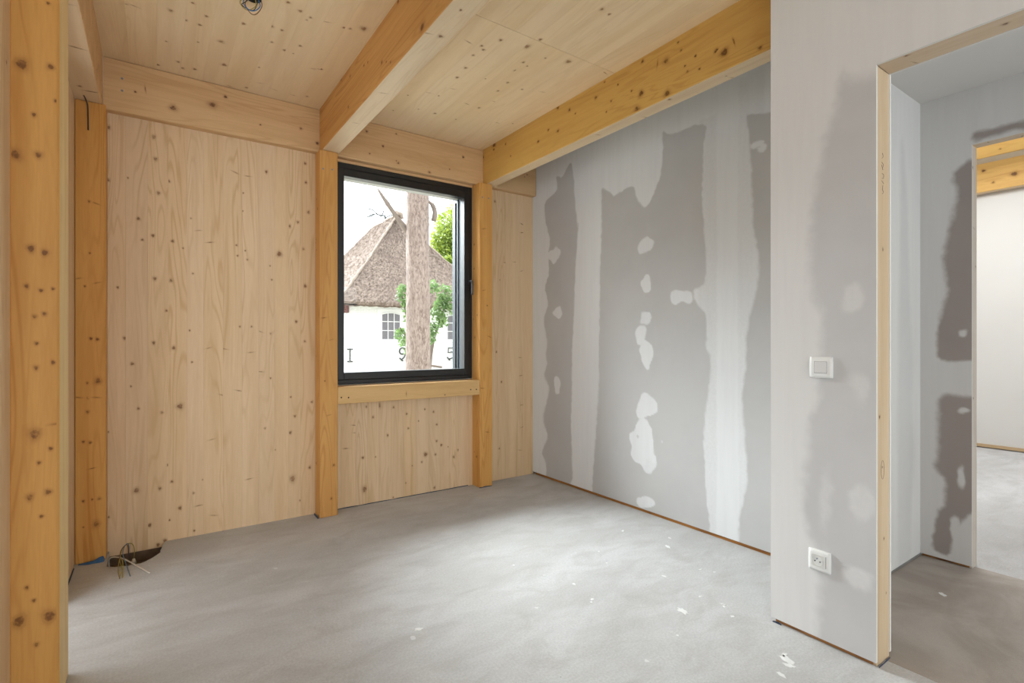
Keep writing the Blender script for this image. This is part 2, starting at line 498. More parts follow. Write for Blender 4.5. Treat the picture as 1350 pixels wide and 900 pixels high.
KN['mid_side']=[(2.012,2.538,2),(2.993,2.744,1),(2.691,2.69,0),(2.486,2.598,1),(2.425,2.573,0),(2.368,2.546,0),(3.027,2.577,1),(2.274,2.788,1),(3.166,2.794,0),(2.751,2.699,0)]
KN['mid_under']=[(0.948,1.993,3),(1.005,1.98,1),(0.987,2.606,3),(0.988,3.055,3),(0.99,1.778,0),(0.919,1.688,1),(0.967,1.59,1)]
KN['right_side']=[(1.955,2.776,1),(1.794,2.706,2),(1.851,2.716,3),(2.576,2.733,1),(2.695,2.791,1),(2.518,2.688,0),(2.328,2.717,1),(1.965,2.6,2),(1.996,2.524,2),(1.787,2.529,2),(2.036,2.642,0),(2.695,2.633,1),(2.798,2.675,1),(2.913,2.631,1),(2.237,2.595,0),(1.492,2.621,1),(1.449,2.593,2),(1.61,2.649,0),(1.673,2.626,0),(1.658,2.591,0),(1.587,2.574,0),(1.716,2.769,0),(1.697,2.719,0),(1.4,2.623,3),(1.271,2.532,1),(2.142,2.722,0),(2.252,2.783,0),(2.197,2.646,0),(3.494,2.789,2),(3.5,2.754,1),(3.33,2.745,1),(3.663,2.739,1),(2.915,2.632,1),(3.26,2.63,0)]
KN['right_under']=[(2.3,2.356,3),(2.353,2.011,3),(2.281,1.791,1),(2.259,1.992,1),(2.31,1.475,0),(2.354,1.465,3)]
KN['post_l']=[(0.944,1.361,3),(0.995,1.212,3),(0.952,0.931,0),(0.978,0.696,3),(0.919,1.181,0),(1.012,0.349,1),(0.995,0.122,1)]
KN['post_r']=[(2.28,1.239,3),(2.207,0.817,3),(2.256,0.452,3),(2.256,1.497,0),(2.223,2.127,3),(2.223,1.621,3)]
KN['rail']=[(1.544,0.809,3),(1.866,0.782,0)]
KN['ceil']=[(1.377,2.387,3),(1.453,2.377,1),(1.48,2.403,1),(1.462,2.482,1),(1.493,2.622,1),(1.505,2.747,1),(1.549,2.887,3),(1.446,3.02,3),(1.518,3.019,0),(1.729,3.015,3),(1.824,3.018,1),(1.859,2.881,3),(1.654,2.662,0),(1.8,2.745,1),(1.749,2.482,1),(1.915,2.641,1),(1.791,2.622,1),(1.658,2.241,2),(1.678,2.15,1),(1.735,2.381,1),(1.777,2.401,0),(1.811,2.274,0),(1.942,2.228,2),(1.508,2.274,1),(1.768,1.785,1),(1.825,1.791,1),(2.203,2.197,3),(2.041,2.594,3),(2.065,3.148,3),(2.158,3.094,0),(1.78,3.268,0),(1.614,3.269,1),(1.491,3.273,0),(1.35,3.127,0),(1.355,3.391,0),(0.291,3.137,2),(0.33,3.391,2),(0.367,2.896,1),(0.209,2.934,1),(0.187,3.033,1),(0.127,3.028,1),(0.063,2.982,1),(0.05,3.302,0),(0.11,3.504,1),(0.015,3.609,1),(0.134,3.571,1),(0.193,3.543,1),(0.19,3.213,0),(0.488,2.839,1),(0.537,2.844,1),(0.585,3.031,1),(0.632,3.038,0),(0.647,2.938,1),(0.579,2.628,1),(0.632,2.652,1),(0.621,2.682,0),(0.765,3.139,1),(0.803,3.119,1),(0.514,2.988,1),(0.5,3.306,0),(0.388,3.655,3),(0.365,3.71,0),(0.475,3.615,1),(0.537,3.502,3),(0.624,3.543,3),(0.739,3.552,3),(0.705,2.643,3),(-0.11,3.046,3),(-0.081,3.041,3),(0.148,2.855,1),(0.517,2.594,1),(0.792,2.641,1),(0.821,2.631,1),(0.877,2.592,2),(0.765,3.139,3),(0.797,3.126,3),(0.817,3.519,1)]
FB={'dark':[[(3.203,2.687),(3.169,2.559),(3.131,2.123),(3.117,2.164),(3.136,1.92),(3.166,1.508),(3.191,1.01),(3.203,0.553),(3.182,0.013),(3.541,-0.07),(3.523,0.12),(3.595,0.214),(3.499,0.37),(3.585,0.505),(3.481,0.782),(3.566,0.909),(3.515,0.998),(3.541,1.084),(3.51,1.191),(3.566,1.405),(3.499,1.528),(3.552,1.672),(3.481,1.791),(3.499,1.972),(3.468,2.086),(3.541,2.245),(3.558,2.421),(3.371,2.49),(3.386,2.617),(3.316,2.579)],[(2.854,2.388),(2.794,2.35),(2.711,2.285),(2.624,2.315),(2.537,2.321),(2.488,2.195),(2.43,2.137),(2.373,2.161),(2.32,2.267),(2.283,2.34),(2.268,2.48),(2.275,2.625),(2.219,2.586),(2.164,2.573),(2.081,2.585),(2.002,2.579),(1.935,2.549),(1.958,2.414),(1.964,1.945),(1.937,1.751),(1.942,1.548),(2.025,1.536),(2.015,1.454),(1.986,1.413),(1.937,1.373),(1.937,1.17),(1.9,1.095),(1.915,0.869),(1.942,0.749),(1.958,0.58),(1.942,0.332),(1.9,-0.065),(2.95,-0.41),(2.953,0.137),(2.919,0.429),(2.885,0.828),(2.875,1.256),(2.866,1.724),(2.853,2.114)],[(1.672,2.515),(1.621,2.51),(1.47,2.463),(1.47,-0.091),(1.725,-0.187),(1.725,0.045),(1.714,0.205),(1.669,0.393),(1.677,0.532),(1.695,0.742),(1.7,0.919),(1.677,1.017),(1.677,1.15),(1.65,1.382),(1.614,1.506),(1.599,1.587),(1.617,1.762),(1.633,1.852),(1.64,2.097),(1.653,2.342)]],'spots':[(3.421,1.935,0.071,0.065),(3.378,1.437,0.055,0.058),(3.373,0.829,0.045,0.078),(2.419,1.867,0.073,0.058),(2.412,1.611,0.05,0.053),(2.426,1.363,0.054,0.053),(2.453,1.257,0.051,0.07),(2.419,1.124,0.06,0.101),(2.419,0.741,0.099,0.096),(2.426,0.475,0.112,0.16),(2.412,0.376,0.105,0.127),(2.422,0.077,0.073,0.053),(1.603,2.322,0.04,0.022),(1.572,2.286,0.026,0.021),(2.122,1.48,0.081,0.045)]}
FC={'dark':[[(0.901,2.247),(0.867,2.2),(0.823,2.188),(0.794,2.186),(0.751,2.168),(0.751,-0.091),(0.998,-0.232),(0.998,0.011),(0.989,0.097),(0.989,0.258),(1.012,0.403),(1.048,0.525),(1.036,0.652),(1.027,0.737),(1.021,0.901),(0.983,0.966),(0.989,1.047),(0.975,1.169),(0.961,1.298),(1.021,1.405),(1.027,1.608),(1.012,1.658),(1.003,1.757),(0.983,1.916),(0.961,2.03),(0.928,2.107),(0.919,2.181)]],'spots':[(0.955,0.585,0.025,0.144),(0.836,0.592,0.049,0.077),(0.843,0.313,0.045,0.046),(0.843,1.027,0.035,0.063),(0.869,1.358,0.046,0.052),(0.961,0.314,0.019,0.09)]}
FE={'dark':[[(0.812,2.149),(0.848,2.159),(0.888,2.13),(0.914,2.109),(0.92,2.057),(0.898,2.011),(0.93,1.814),(0.959,1.641),(0.943,1.474),(0.979,1.269),(0.986,1.115),(0.959,1.095),(0.812,1.095)],[(0.812,0.921),(0.976,0.907),(0.986,0.71),(0.979,0.574),(0.996,0.517),(0.946,0.456),(0.953,0.302),(0.986,0.268),(1.013,0.051),(0.927,0.038),(0.914,0.178),(0.851,0.289),(0.812,0.327)],[(0.836,2.263),(0.83,2.289),(0.724,2.293),(0.562,2.295),(0.562,2.241),(0.696,2.26),(0.812,2.244)]],'spots':[(0.876,1.239,0.022,0.024),(0.87,0.832,0.022,0.016),(0.879,0.475,0.016,0.057),(0.898,0.182,0.031,0.081)]}


KSIZE = (0.008, 0.013, 0.024, 0.012)


def add_knots(bm, lay, face, level, knots, along, scale=1.0, seed=1, lim=None, mi=0):
    """inlay knots on a face: face is 'x-','x+','y-','z-'; knots are (s, t, kind); along: 0 if grain runs along s, 1 along t"""
    rg = random.Random(seed)
    ki = 0
    ax = {'x': 0, 'y': 1, 'z': 2}[face[0]]
    sg = -1 if face[1] == '-' else 1
    st = [a for a in (0, 1, 2) if a != ax]
    for (s, t, k) in knots:
        r = KSIZE[k] * scale * rg.uniform(0.85, 1.15)
        el = rg.uniform(1.0, 1.35)
        ea, eb = (r * el, r) if along == 0 else (r, r * el)
        ang = rg.uniform(-0.2, 0.2)
        peak = rg.uniform(0.8, 1.0)
        if k == 3:      # long knot cut lengthwise, lying across the grain
            ea, eb = (r * 0.45, r * 2.3) if along == 0 else (r * 2.3, r * 0.45)
            ang = rg.uniform(-0.35, 0.35)
            peak = rg.uniform(0.6, 0.85)
        n = 10
        rings = []
        ki += 1
        lv = level + sg * (0.0003 + 0.00004 * (ki % 20))
        for fr, kv in ((0.0, peak), (0.42, peak * 0.92), (0.66, peak * 0.55), (1.0, 0.22 if k != 3 else 0.2), (1.7, 0.0)):
            ring = []
            for j in range(1 if fr == 0 else n):
                a = 2 * math.pi * j / n
                w = fr * (1 + (0.12 * math.sin(3 * a + s * 40) if fr else 0))
                ds, dt = ea * w * math.cos(a), eb * w * math.sin(a)
                p = [0, 0, 0]
                p[ax] = lv
                p[st[0]] = s + ds * math.cos(ang) - dt * math.sin(ang)
                p[st[1]] = t + ds * math.sin(ang) + dt * math.cos(ang)
                if lim:
                    p[st[0]] = min(max(p[st[0]], lim[0]), lim[1])
                    p[st[1]] = min(max(p[st[1]], lim[2]), lim[3])
                v = bm.verts.new(p)
                v[lay] = kv
                ring.append(v)
            rings.append(ring)
        fs = []
        for j in range(n):
            fs.append((rings[0][0], rings[1][j], rings[1][(j + 1) % n]))
        for a_, b_ in zip(rings[1:], rings[2:]):
            for j in range(n):
                fs.append((a_[j], b_[j], b_[(j + 1) % n], a_[(j + 1) % n]))
        flip = (sg < 0) != (ax == 1)
        for q in fs:
            f = bm.faces.new(tuple(reversed(q)) if flip else q)
            f.material_index = mi
            f.smooth = False


def timber(name, b, mats, knots=(), bevel=0.004, parent=None, pale=None, seed=1, origin=None):
    """one piece of timber: box b with eased edges; knots = list of (face, level, list, along, scale, mat); pale = faces on material 1"""
    bm = bmesh.new()
    lay = bm.verts.layers.float.new('knot')
    add_box(bm, *b, bevel=bevel)
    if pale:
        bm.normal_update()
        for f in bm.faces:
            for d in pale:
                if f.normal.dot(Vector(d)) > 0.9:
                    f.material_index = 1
    for kd in knots:
        face, lvl, lst, along, sc, mi = kd
        ax = 'xyz'.index(face[0])
        st = [a for a in (0, 1, 2) if a != ax]
        e = bevel + 0.0005
        lim = (b[2 * st[0]] + e, b[2 * st[0] + 1] - e, b[2 * st[1]] + e, b[2 * st[1] + 1] - e)
        lst = [q for q in lst if lim[0] < q[0] < lim[1] and lim[2] < q[1] < lim[3]]
        add_knots(bm, lay, face, lvl, lst, along, sc, seed, lim, mi)
    if origin is None and parent is None:
        origin = ((b[0] + b[1]) / 2, (b[2] + b[3]) / 2, b[4])
    return finish(name, bm, mats, parent, origin)


def rand_knots(n, s0, s1, t0, t1, seed, kinds=(0, 0, 1, 1, 1, 2)):
    rg = random.Random(seed)
    return [(rg.uniform(s0, s1), rg.uniform(t0, t1), rg.choice(kinds)) for _ in range(n)]


def screw(parent, c, nrm, r=0.006, mat='steel'):
    bm = bmesh.new()
    add_disc(bm, c, nrm, r, 8, 0, 0.0012)
    return finish('screw', bm, M[mat], parent)


# ------------------------------------------------------------------ plasterboard walls with filler relief
def vnoise(P, scale, seed):
    rg = np.random.RandomState(seed)
    G = rg.rand(64, 64)
    x = P[:, 0] * scale + 100.3
    y = P[:, 1] * scale + 57.7
    xi, yi = np.floor(x).astype(int), np.floor(y).astype(int)
    fx, fy = x - xi, y - yi
    fx, fy = fx * fx * (3 - 2 * fx), fy * fy * (3 - 2 * fy)
    g = lambda a, b: G[a % 64, b % 64]
    return (g(xi, yi) * (1 - fx) + g(xi + 1, yi) * fx) * (1 - fy) + (g(xi, yi + 1) * (1 - fx) + g(xi + 1, yi + 1) * fx) * fy - 0.5


def sdf(P, poly):
    q = np.array(poly, float)
    d = np.full(len(P), 1e9)
    inside = np.zeros(len(P), bool)
    for a, b in zip(q, np.roll(q, -1, 0)):
        e = b - a
        w = P - a
        t = np.clip((w @ e) / max(e @ e, 1e-12), 0, 1)
        d = np.minimum(d, ((w - t[:, None] * e) ** 2).sum(1))
        cond = (a[1] <= P[:, 1]) != (b[1] <= P[:, 1])
        with np.errstate(divide='ignore', invalid='ignore'):
            xx = a[0] + (P[:, 1] - a[1]) / (b[1] - a[1]) * e[0]
        inside ^= cond & (P[:, 0] < xx)
    return np.where(inside, -1, 1) * np.sqrt(d)


def fill_grid(axis_y, z0, z1, step):
    ys = np.arange(axis_y[0], axis_y[1] + 1e-6, (axis_y[1] - axis_y[0]) / max(1, round((axis_y[1] - axis_y[0]) / step)))
    zs = np.arange(z0, z1 + 1e-6, (z1 - z0) / max(1, round((z1 - z0) / step)))
    return ys, zs


def filled_wall(name, x, yr, z0, z1, step, shapes, mat, soft=0.012, thick=0.012, warp=0.012, bands=(), hole=None, gain=1.0, turn=False):
    """plasterboard facing -X at X = x, with a fine face mesh carrying how much joint filler covers the paper"""
    ys, zs = fill_grid(yr, z0, z1, step)
    if hole:
        ys[np.argmin(abs(ys - hole[0]))] = hole[0]
        zs[np.argmin(abs(zs - hole[1]))] = hole[1]
    YY, ZZ = np.meshgrid(ys, zs)
    P = np.stack([YY.ravel(), ZZ.ravel()], 1)
    W = P + np.stack([vnoise(P * np.array([1, 0.6]), 8, 1), vnoise(P, 8, 2)], 1) * warp + np.stack([vnoise(P, 34, 3), vnoise(P, 34, 4)], 1) * warp * 0.9
    fill = np.ones(len(P))
    sm = lambda d, w: np.clip(0.5 - d / (2 * w), 0, 1)
    for i, pl in enumerate(shapes['dark']):
        for _ in range(1):      # round the corners of the outline
            q_ = np.array(pl, float)
            r_ = np.roll(q_, -1, 0)
            pl = np.stack([0.86 * q_ + 0.14 * r_, 0.14 * q_ + 0.86 * r_], 1).reshape(-1, 2)
        w = soft * (1 + 1.6 * np.clip(vnoise(P, 3, 10 + i) + 0.3, 0, 1))
        fill = np.minimum(fill, 1 - sm(sdf(W, pl), w))
    for (y0, y1, zz0, zz1, val, w) in bands:
        d = np.maximum(np.maximum(y0 - W[:, 0], W[:, 0] - y1), np.maximum(zz0 - W[:, 1], W[:, 1] - zz1))
        k = sm(d, w)
        fill = np.minimum(fill, 1 - (1 - val) * k)
    for i, (cy, cz, ry, rz) in enumerate(shapes['spots']):
        Ws = W + np.stack([vnoise(P, 14, 40 + i), vnoise(P, 14, 60 + i)], 1) * min(ry, rz) * 0.9
        d = (np.sqrt(((Ws[:, 0] - cy) / max(ry, 1e-3)) ** 2 + ((Ws[:, 1] - cz) / max(rz, 1e-3)) ** 2) - 1) * min(ry, rz)
        fill = np.maximum(fill, sm(d, soft * 0.7) * gain * (0.75 + 0.25 * ((i * 37) % 5) / 4))
    ny, nz = len(ys), len(zs)
    verts = [(x, float(p[0]), float(p[1])) for p in P]
    idx = np.arange(ny * nz).reshape(nz, ny)
    quads = np.stack([idx[:-1, :-1], idx[1:, :-1], idx[1:, 1:], idx[:-1, 1:]], -1).reshape(-1, 4)
    if hole:
        cen = P[quads].mean(1)
        quads = quads[~((cen[:, 0] < hole[0]) & (cen[:, 1] < hole[1]))]
    nv = len(verts)
    y0, y1 = yr
    for xx in (x, x + thick):
        verts += [(xx, y0, z0), (xx, y1, z0), (xx, y1, z1), (xx, y0, z1)]
    a, b = nv, nv + 4
    side = [] if hole else [(b, b + 1, b + 2, b + 3), (a, a + 1, b + 1, b), (a + 1, a + 2, b + 2, b + 1), (a + 2, a + 3, b + 3, b + 2), (a + 3, a, b, b + 3)]
    base = Vector((x, (y0 + y1) / 2, z0))
    if turn:        # faces -Y instead: mirror the two ground axes
        verts = [(v[1], v[0], v[2]) for v in verts]
        quads = quads[:, ::-1]
        side = [tuple(reversed(q)) for q in side]
        base = Vector(((y0 + y1) / 2, x, z0))
    verts = [tuple(Vector(v) - base) for v in verts]
    me = bpy.data.meshes.new(name)
    me.from_pydata(verts, [], [tuple(int(i) for i in q) for q in quads] + side)
    at_ = me.attributes.new('fill', 'FLOAT', 'POINT')
    vals = np.concatenate([fill, np.ones(8)]).astype(np.float32)
    at_.data.foreach_set('value', vals)
    me.materials.append(mat)
    o = bpy.data.objects.new(name, me)
    o.location = base
    COL.objects.link(o)
    return o


# ------------------------------------------------------------------ the room shell
ZC, ZB = 2.80, 2.506            # ceiling, underside of beams
YW, YH, YP = 3.725, 3.67, 3.604  # back wall face, wall-plate face, post face
WX0, WX1, WZ0, WZ1 = 1.04, 2.184, 0.893, 2.486   # window frame

# floor: one slab of screed with a ragged piece missing against the back wall
hole = [(-0.212, 3.487), (-0.175, 3.452), (-0.145, 3.447), (-0.12, 3.434), (-0.09, 3.437), (-0.064, 3.430), (-0.04, 3.447),
        (-0.014, 3.478), (0.012, 3.520), (0.028, 3.549), (0.026, 3.575), (0.033, 3.612), (0.038, 3.66), (0.050, 3.715), (0.062, 3.745)]
outline = [(-4.2, -3.3), (7.9, -3.3), (7.9, 5.2), (3.0, 5.2), (3.0, 3.745)] + list(reversed(hole)) + [(-0.212, 3.745), (-4.2, 3.745)]
bm = bmesh.new()
top = bm.faces.new([bm.verts.new((x, y, 0)) for x, y in outline])
ext = bmesh.ops.extrude_face_region(bm, geom=[top])
for v in [g for g in ext['geom'] if isinstance(g, bmesh.types.BMVert)]:
    v.co.z = -0.11
bmesh.ops.triangulate(bm, faces=bm.faces[:])
bmesh.ops.recalc_face_normals(bm, faces=bm.faces[:])
floor = finish('floor', bm, M['concrete'])
tag(floor, kind='structure')
sub = box('subfloor', M['void'], (-4.2, 7.9, -3.3, 5.2, -0.16, -0.11), floor)


m_, nt_, b_ = nodes_of('shaded_brown_screed')  # brown screed with some of the corridor's shade in its colour
tc_ = N(nt_, 'ShaderNodeTexCoord')
n1_ = noise(nt_, tc_.outputs['Object'], 2.2, 6, 0.65, 0.6)
n2_ = noise(nt_, tc_.outputs['Object'], 240, 2, 0.6)
c_ = mixc(nt_, ramp(nt_, n1_, 0.34, 0.68), srgb(158, 148, 138), srgb(182, 173, 165))
c_ = mixc(nt_, ramp(nt_, n2_, 0.3, 0.75, 0.15, 0.0), c_, srgb(100, 92, 84))
nt_.links.new(c_, b_.inputs['Base Color'])
b_.inputs['Roughness'].default_value = 0.8
bump(nt_, b_, n1_, 0.2, 0.006)
fc_ = box('floor_corridor', m_, (2.262, 3.585, -3.14, 1.06, -0.02, 0.0012))
tag(fc_, kind='structure')


def splash(cx, cy, rx, ry, seed, n=18):
    """thin dried splash of plaster on the floor, a ragged outline"""
    rg = random.Random(seed)
    bm = bmesh.new()
    ang = rg.uniform(0, 3.14)
    ring, up = [], []
    for k in range(n):
        a = 2 * math.pi * k / n
        q = rg.uniform(0.55, 1.1)
        x, y = rx * q * math.cos(a), ry * q * math.sin(a)
        px_, py_ = cx + x * math.cos(ang) - y * math.sin(ang), cy + x * math.sin(ang) + y * math.cos(ang)
        ring.append(bm.verts.new((px_, py_, 0.0)))
        up.append(bm.verts.new((cx + (px_ - cx) * 0.93, cy + (py_ - cy) * 0.93, 0.0015)))
    bm.faces.new(up)
    for k in range(n):
        bm.faces.new((ring[k], ring[(k + 1) % n], up[(k + 1) % n], up[k]))
    return finish('plaster_splash', bm, M['splash'], floor)


for i_, (a_, b_, c_, d_) in enumerate(((1.93, 1.445, 0.035, 0.018), (1.96, 1.00, 0.035, 0.02), (1.93, 0.975, 0.03, 0.012), (1.98, 1.02, 0.02, 0.01), (1.852, 0.965, 0.02, 0.012),
                                       (3.067, 0.836, 0.03, 0.016), (0.904, 1.981, 0.022, 0.012), (2.463, 1.948, 0.03, 0.012), (2.137, 1.714, 0.018, 0.008), (1.78, 0.92, 0.012, 0.02))):
    splash(a_, b_, c_, d_, 40 + i_)
rg = random.Random(77)
for i_ in range(16):
    splash(rg.uniform(1.55, 2.6), rg.uniform(1.25, 2.3), rg.uniform(0.006, 0.02), rg.uniform(0.004, 0.009), 90 + i_)

# ceiling of cross-laminated boards, running from the camera to the window wall; one panel joint
ceil = box('ceiling', M['plaster'], (-3.9, 2.95, -3.3, 4.0, 2.84, 2.95))
tag(ceil, kind='structure')
JOINT = 2.167


def ceiling_boards(x0, x1, kl):
    x = x0
    i = 0
    rg = random.Random(int(x0 * 100) + 5)
    while x < x1 - 0.01:
        w = rg.uniform(0.095, 0.135)
        if x + w > x1 - 0.05:
            w = x1 - x
        for (ya, yb) in ((-3.2, JOINT - 0.0012), (JOINT + 0.0012, YH + 0.03)):
            timber('board', (x + 0.00015, x + w - 0.00015, ya, yb, ZC, ZC + 0.04), [M['clt_y']],
                   [('z-', ZC, kl, 1, 1.0, 0)], 0.0003, ceil, seed=i)
        x += w
        i += 1


ceiling_boards(-0.24, 0.934, KN['ceil'])
ceiling_boards(1.055, 2.255, KN['ceil'])
box('ceiling_lining', M['plaster'], (2.36, 2.9, 1.18, YH, ZC, ZC + 0.04), ceil)
box('ceiling_lining', M['plaster'], (-3.7, -0.36, -3.2, YH, ZC, ZC + 0.04), ceil)

# back wall: core with the window hole, faced with vertical boards
wall_back = empty('wall_back', (1.2, YW, 0))
tag(wall_back, kind='structure')
bm = bmesh.new()
for b in ((-0.6, WX0 - 0.005, YW + 0.035, 4.0, -0.03, 2.95), (WX1 + 0.005, 3.1, YW + 0.035, 4.0, -0.03, 2.95),
          (WX0 - 0.005, WX1 + 0.005, YW + 0.035, 4.0, -0.03, WZ0 - 0.005), (WX0 - 0.005, WX1 + 0.005, YW + 0.035, 4.0, WZ1 + 0.005, 2.95)):
    add_box(bm, *b)
finish('wall_core', bm, M['plaster'], wall_back)
rg = random.Random(21)
x = -0.222
i = 0
while x < 2.82 - 0.005:
    w = rg.uniform(0.078, 0.115)
    if x + w > 2.82 - 0.04:
        w = 2.82 - x
    spans = [(-0.03, ZB + 0.02)]
    cx0, cx1 = x, x + w
    if cx1 > WX0 and cx0 < WX1:
        spans = [(-0.03, WZ0 - 0.008), (WZ1 + 0.004, ZB + 0.02)]
        # boards crossing the side of the opening are notched: split into two strips
        if cx0 < WX0 - 0.002:
            timber('board', (cx0 + 0.0004, WX0 - 0.002, YW, YW + 0.035, WZ0 - 0.008, WZ1 + 0.004), [M['clt_z']], [], 0.0006, wall_back)
        if cx1 > WX1 + 0.002:
            timber('board', (WX1 + 0.002, cx1 - 0.0004, YW, YW + 0.035, WZ0 - 0.008, WZ1 + 0.004), [M['clt_z']], [('y-', YW, KN['wall'], 1, 1.0, 0)], 0.0006, wall_back)
    for (za, zb) in spans:
        timber('board', (cx0 + 0.00015, cx1 - 0.00015, YW, YW + 0.035, za, zb), [M['clt_z']],
               [('y-', YW, KN['wall'], 1, 1.0, 0)], 0.0003, wall_back, seed=i)
    x += w
    i += 1

# left wall: a pale board face beside the big post and a strip before the corner post, with an opening between
box('void_light_block', M['void'], (-0.6, 3.1, 3.80, 4.09, -0.5, -0.031), wall_back)  # unseen block added to stop outside light leaking into the floor hole

# left wall group
wall_left = empty('wall_left', (-0.45, 2.5, 0))
tag(wall_left, kind='structure')
timber('panel', (-0.55, -0.354, 3.07, YW - 0.002, 0.004, ZB), [M['clt_z']], [], 0.002, wall_left)
timber('panel', (-0.55, -0.372, 1.9, 2.219, 0.004, ZB), [M['clt_z']], [('x+', -0.372, rand_knots(9, 1.4, 2.2, 0.1, 2.4, 4), 1, 0.8, 0)], 0.002, wall_left)
box('lintel', M['clt_z'], (-0.55, -0.378, 2.219, 3.07, 2.28, ZB), wall_left)
# the rest of the house behind the camera
for nm, b in (('wall_front', (-3.9, 7.9, -3.3, -3.15, 0, 2.95)), ('wall_far_left', (-3.9, -3.7, -3.15, 3.74, 0, 2.95)),
              ('wall_left_return', (-3.7, -0.55, 3.07, 3.2, 0, 2.95))):
    tag(box(nm, M['plaster'], b), kind='structure')

# right wall
wall_right = filled_wall('wall_right', 2.82, (1.18, YW), 0.022, ZC, 0.0115, FB, M['board_b'], soft=0.010,
                         bands=((1.858, 2.0, 0.0, 2.6, 0.66, 0.012), (1.55, 1.73, 0.0, 2.75, 0.70, 0.010), (2.95, 2.965, 0.0, 2.3, 0.8, 0.02)))
tag(wall_right, kind='structure')
box('wall_core', M['plaster'], (2.833, 3.05, 1.175, 4.0, 0.03, 2.95), wall_right)
sole = timber('baseboard_right', (2.829, 2.95, 1.10, YW - 0.03, 0.0, 0.0215), [M['sole_y']], [], 0.002)
tag(sole, kind='structure')

# partition with the first doorway
XC = 2.177
C_TOP = 2.95
wall_part = filled_wall('wall_partition', XC, (-0.6, 1.18), 0.017, ZC, 0.009, FC, M['board_c'], soft=0.022, thick=0.0125, warp=0.02, hole=(0.786, 2.218), gain=0.62)
tag(wall_part, kind='structure')
bm = bmesh.new()
add_box(bm, XC + 0.0126, 2.30, 0.802, 1.18, 0.024, 2.504)           # studs
add_box(bm, 2.3005, 2.313, 0.786, 1.06, 0.017, 2.53)                # corridor side board
add_box(bm, XC + 0.0003, XC + 0.0125, -1.6, 1.1797, 2.2181, ZC)     # above the doorway
add_box(bm, XC + 0.0003, XC + 0.0125, 0.7862, 1.1797, 0.0172, 2.2181)
add_box(bm, 2.3005, 2.313, -1.6, 0.7855, 2.218, 2.53)
add_box(bm, XC + 0.0126, 2.30, -1.6, 0.80, 2.24, ZC)
add_box(bm, XC + 0.0003, 2.313, -3.15, -0.16, 0.0, ZC)
finish('partition_core', bm, M['plaster'], wall_part)
sole2 = timber('baseboard_partition', (XC + 0.011, 2.29, 0.80, 1.165, 0.0, 0.0165), [M['sole_y']], [], 0.002)
tag(sole2, kind='structure')
door1 = empty('door_1', (2.245, 0.786, 0))
tag(door1, kind='structure')
timber('jamb', (XC + 0.0135, 2.2995, 0.7875, 0.8015, 0.0, 2.2185), [M['jamb_z']],
       [('y-', 0.7875, [(2.24, 1.545, 1), (2.21, 0.92, 1), (2.25, 0.46, 1), (2.235, 0.73, 0), (2.27, 0.25, 0)], 1, 0.7, 0)], 0.001, door1)
timber('head', (XC + 0.0135, 2.2995, -0.16, 0.787, 2.2185, 2.2385), [M['jamb_y']],
       [('z-', 2.2185, [(2.20, 0.70, 1), (2.28, 0.70, 3), (2.24, 0.45, 1), (2.22, 0.2, 3)], 1, 0.8, 0)], 0.001, door1)
timber('jamb', (XC + 0.0135, 2.2995, -0.16, -0.145, 0.0, 2.2185), [M['jamb_z']], [], 0.001, door1)

# corridor: side wall, end wall with the second doorway, ceiling
FD = {'dark': [[(3.20, 0.02), (3.39, 0.02), (3.40, 0.35), (3.44, 0.6), (3.40, 0.8), (3.43, 1.1), (3.38, 1.4), (3.36, 1.7), (3.34, 1.95), (3.30, 2.2), (3.26, 2.3), (3.25, 2.0), (3.23, 1.5), (3.21, 0.9)]], 'spots': []}
wd = filled_wall('wall_corridor_side', 1.06, (2.95, 3.53), 0.014, 2.95, 0.012, FD, M['board_d'], soft=0.03, thick=0.0125, turn=True)
bm = bmesh.new()
add_box(bm, 2.314, 3.66, 1.0727, 1.18, 0.02, 2.95)
add_box(bm, 2.314, 2.9499, 1.06, 1.0726, 0.014, 2.95)
finish('side_core', bm, M['plaster'], wd)
tag(wd, kind='structure')
XE = 3.53
wall_e = filled_wall('wall_corridor_end', XE, (-0.2, 1.06), 0.015, 2.55, 0.008, FE, M['board_e'], soft=0.012, thick=0.0125, hole=(0.838, 2.236))
tag(wall_e, kind='structure')
bm = bmesh.new()
add_box(bm, XE + 0.0003, XE + 0.0125, 0.8382, 1.06, 0.0152, 2.55)
add_box(bm, XE + 0.0003, XE + 0.0125, -0.2, 0.84, 2.2361, 2.55)
add_box(bm, XE + 0.0126, 3.62, 0.856, 1.06, 0.02, 2.95)
add_box(bm, XE + 0.0126, 3.62, -0.2, 0.856, 2.256, 2.95)
add_box(bm, XE, 3.62, -3.15, -0.2, 0.0, 2.95)
add_box(bm, XE, 3.62, 1.18, 5.2, 0.0, 3.4)
finish('end_core', bm, M['plaster'], wall_e)
sole3 = timber('baseboard_corridor', (XE + 0.012, 3.61, 0.85, 1.055, 0.0, 0.0145), [M['sole_y']], [], 0.002)
tag(sole3, kind='structure')
door2 = empty('door_2', (3.58, 0.838, 0))
tag(door2, kind='structure')
timber('jamb', (XE + 0.0135, 3.62, 0.8395, 0.8555, 0.0, 2.2365), [M['jamb2_z']], [('y-', 0.8395, [(3.55, 2.12, 1), (3.57, 1.8, 3), (3.6, 1.6, 0), (3.56, 0.9, 0)], 1, 0.8, 0)], 0.001, door2)
timber('head', (XE + 0.0135, 3.62, -0.2, 0.839, 2.2365, 2.2555), [M['jamb_y']],
       [('z-', 2.2365, [(3.56, 0.78, 3), (3.6, 0.66, 3)], 1, 0.8, 0)], 0.001, door2)
cc = box('ceiling_corridor', M['plaster'], (2.3135, XE, -3.15, 1.06, 2.532, 2.60))
tag(cc, kind='structure')

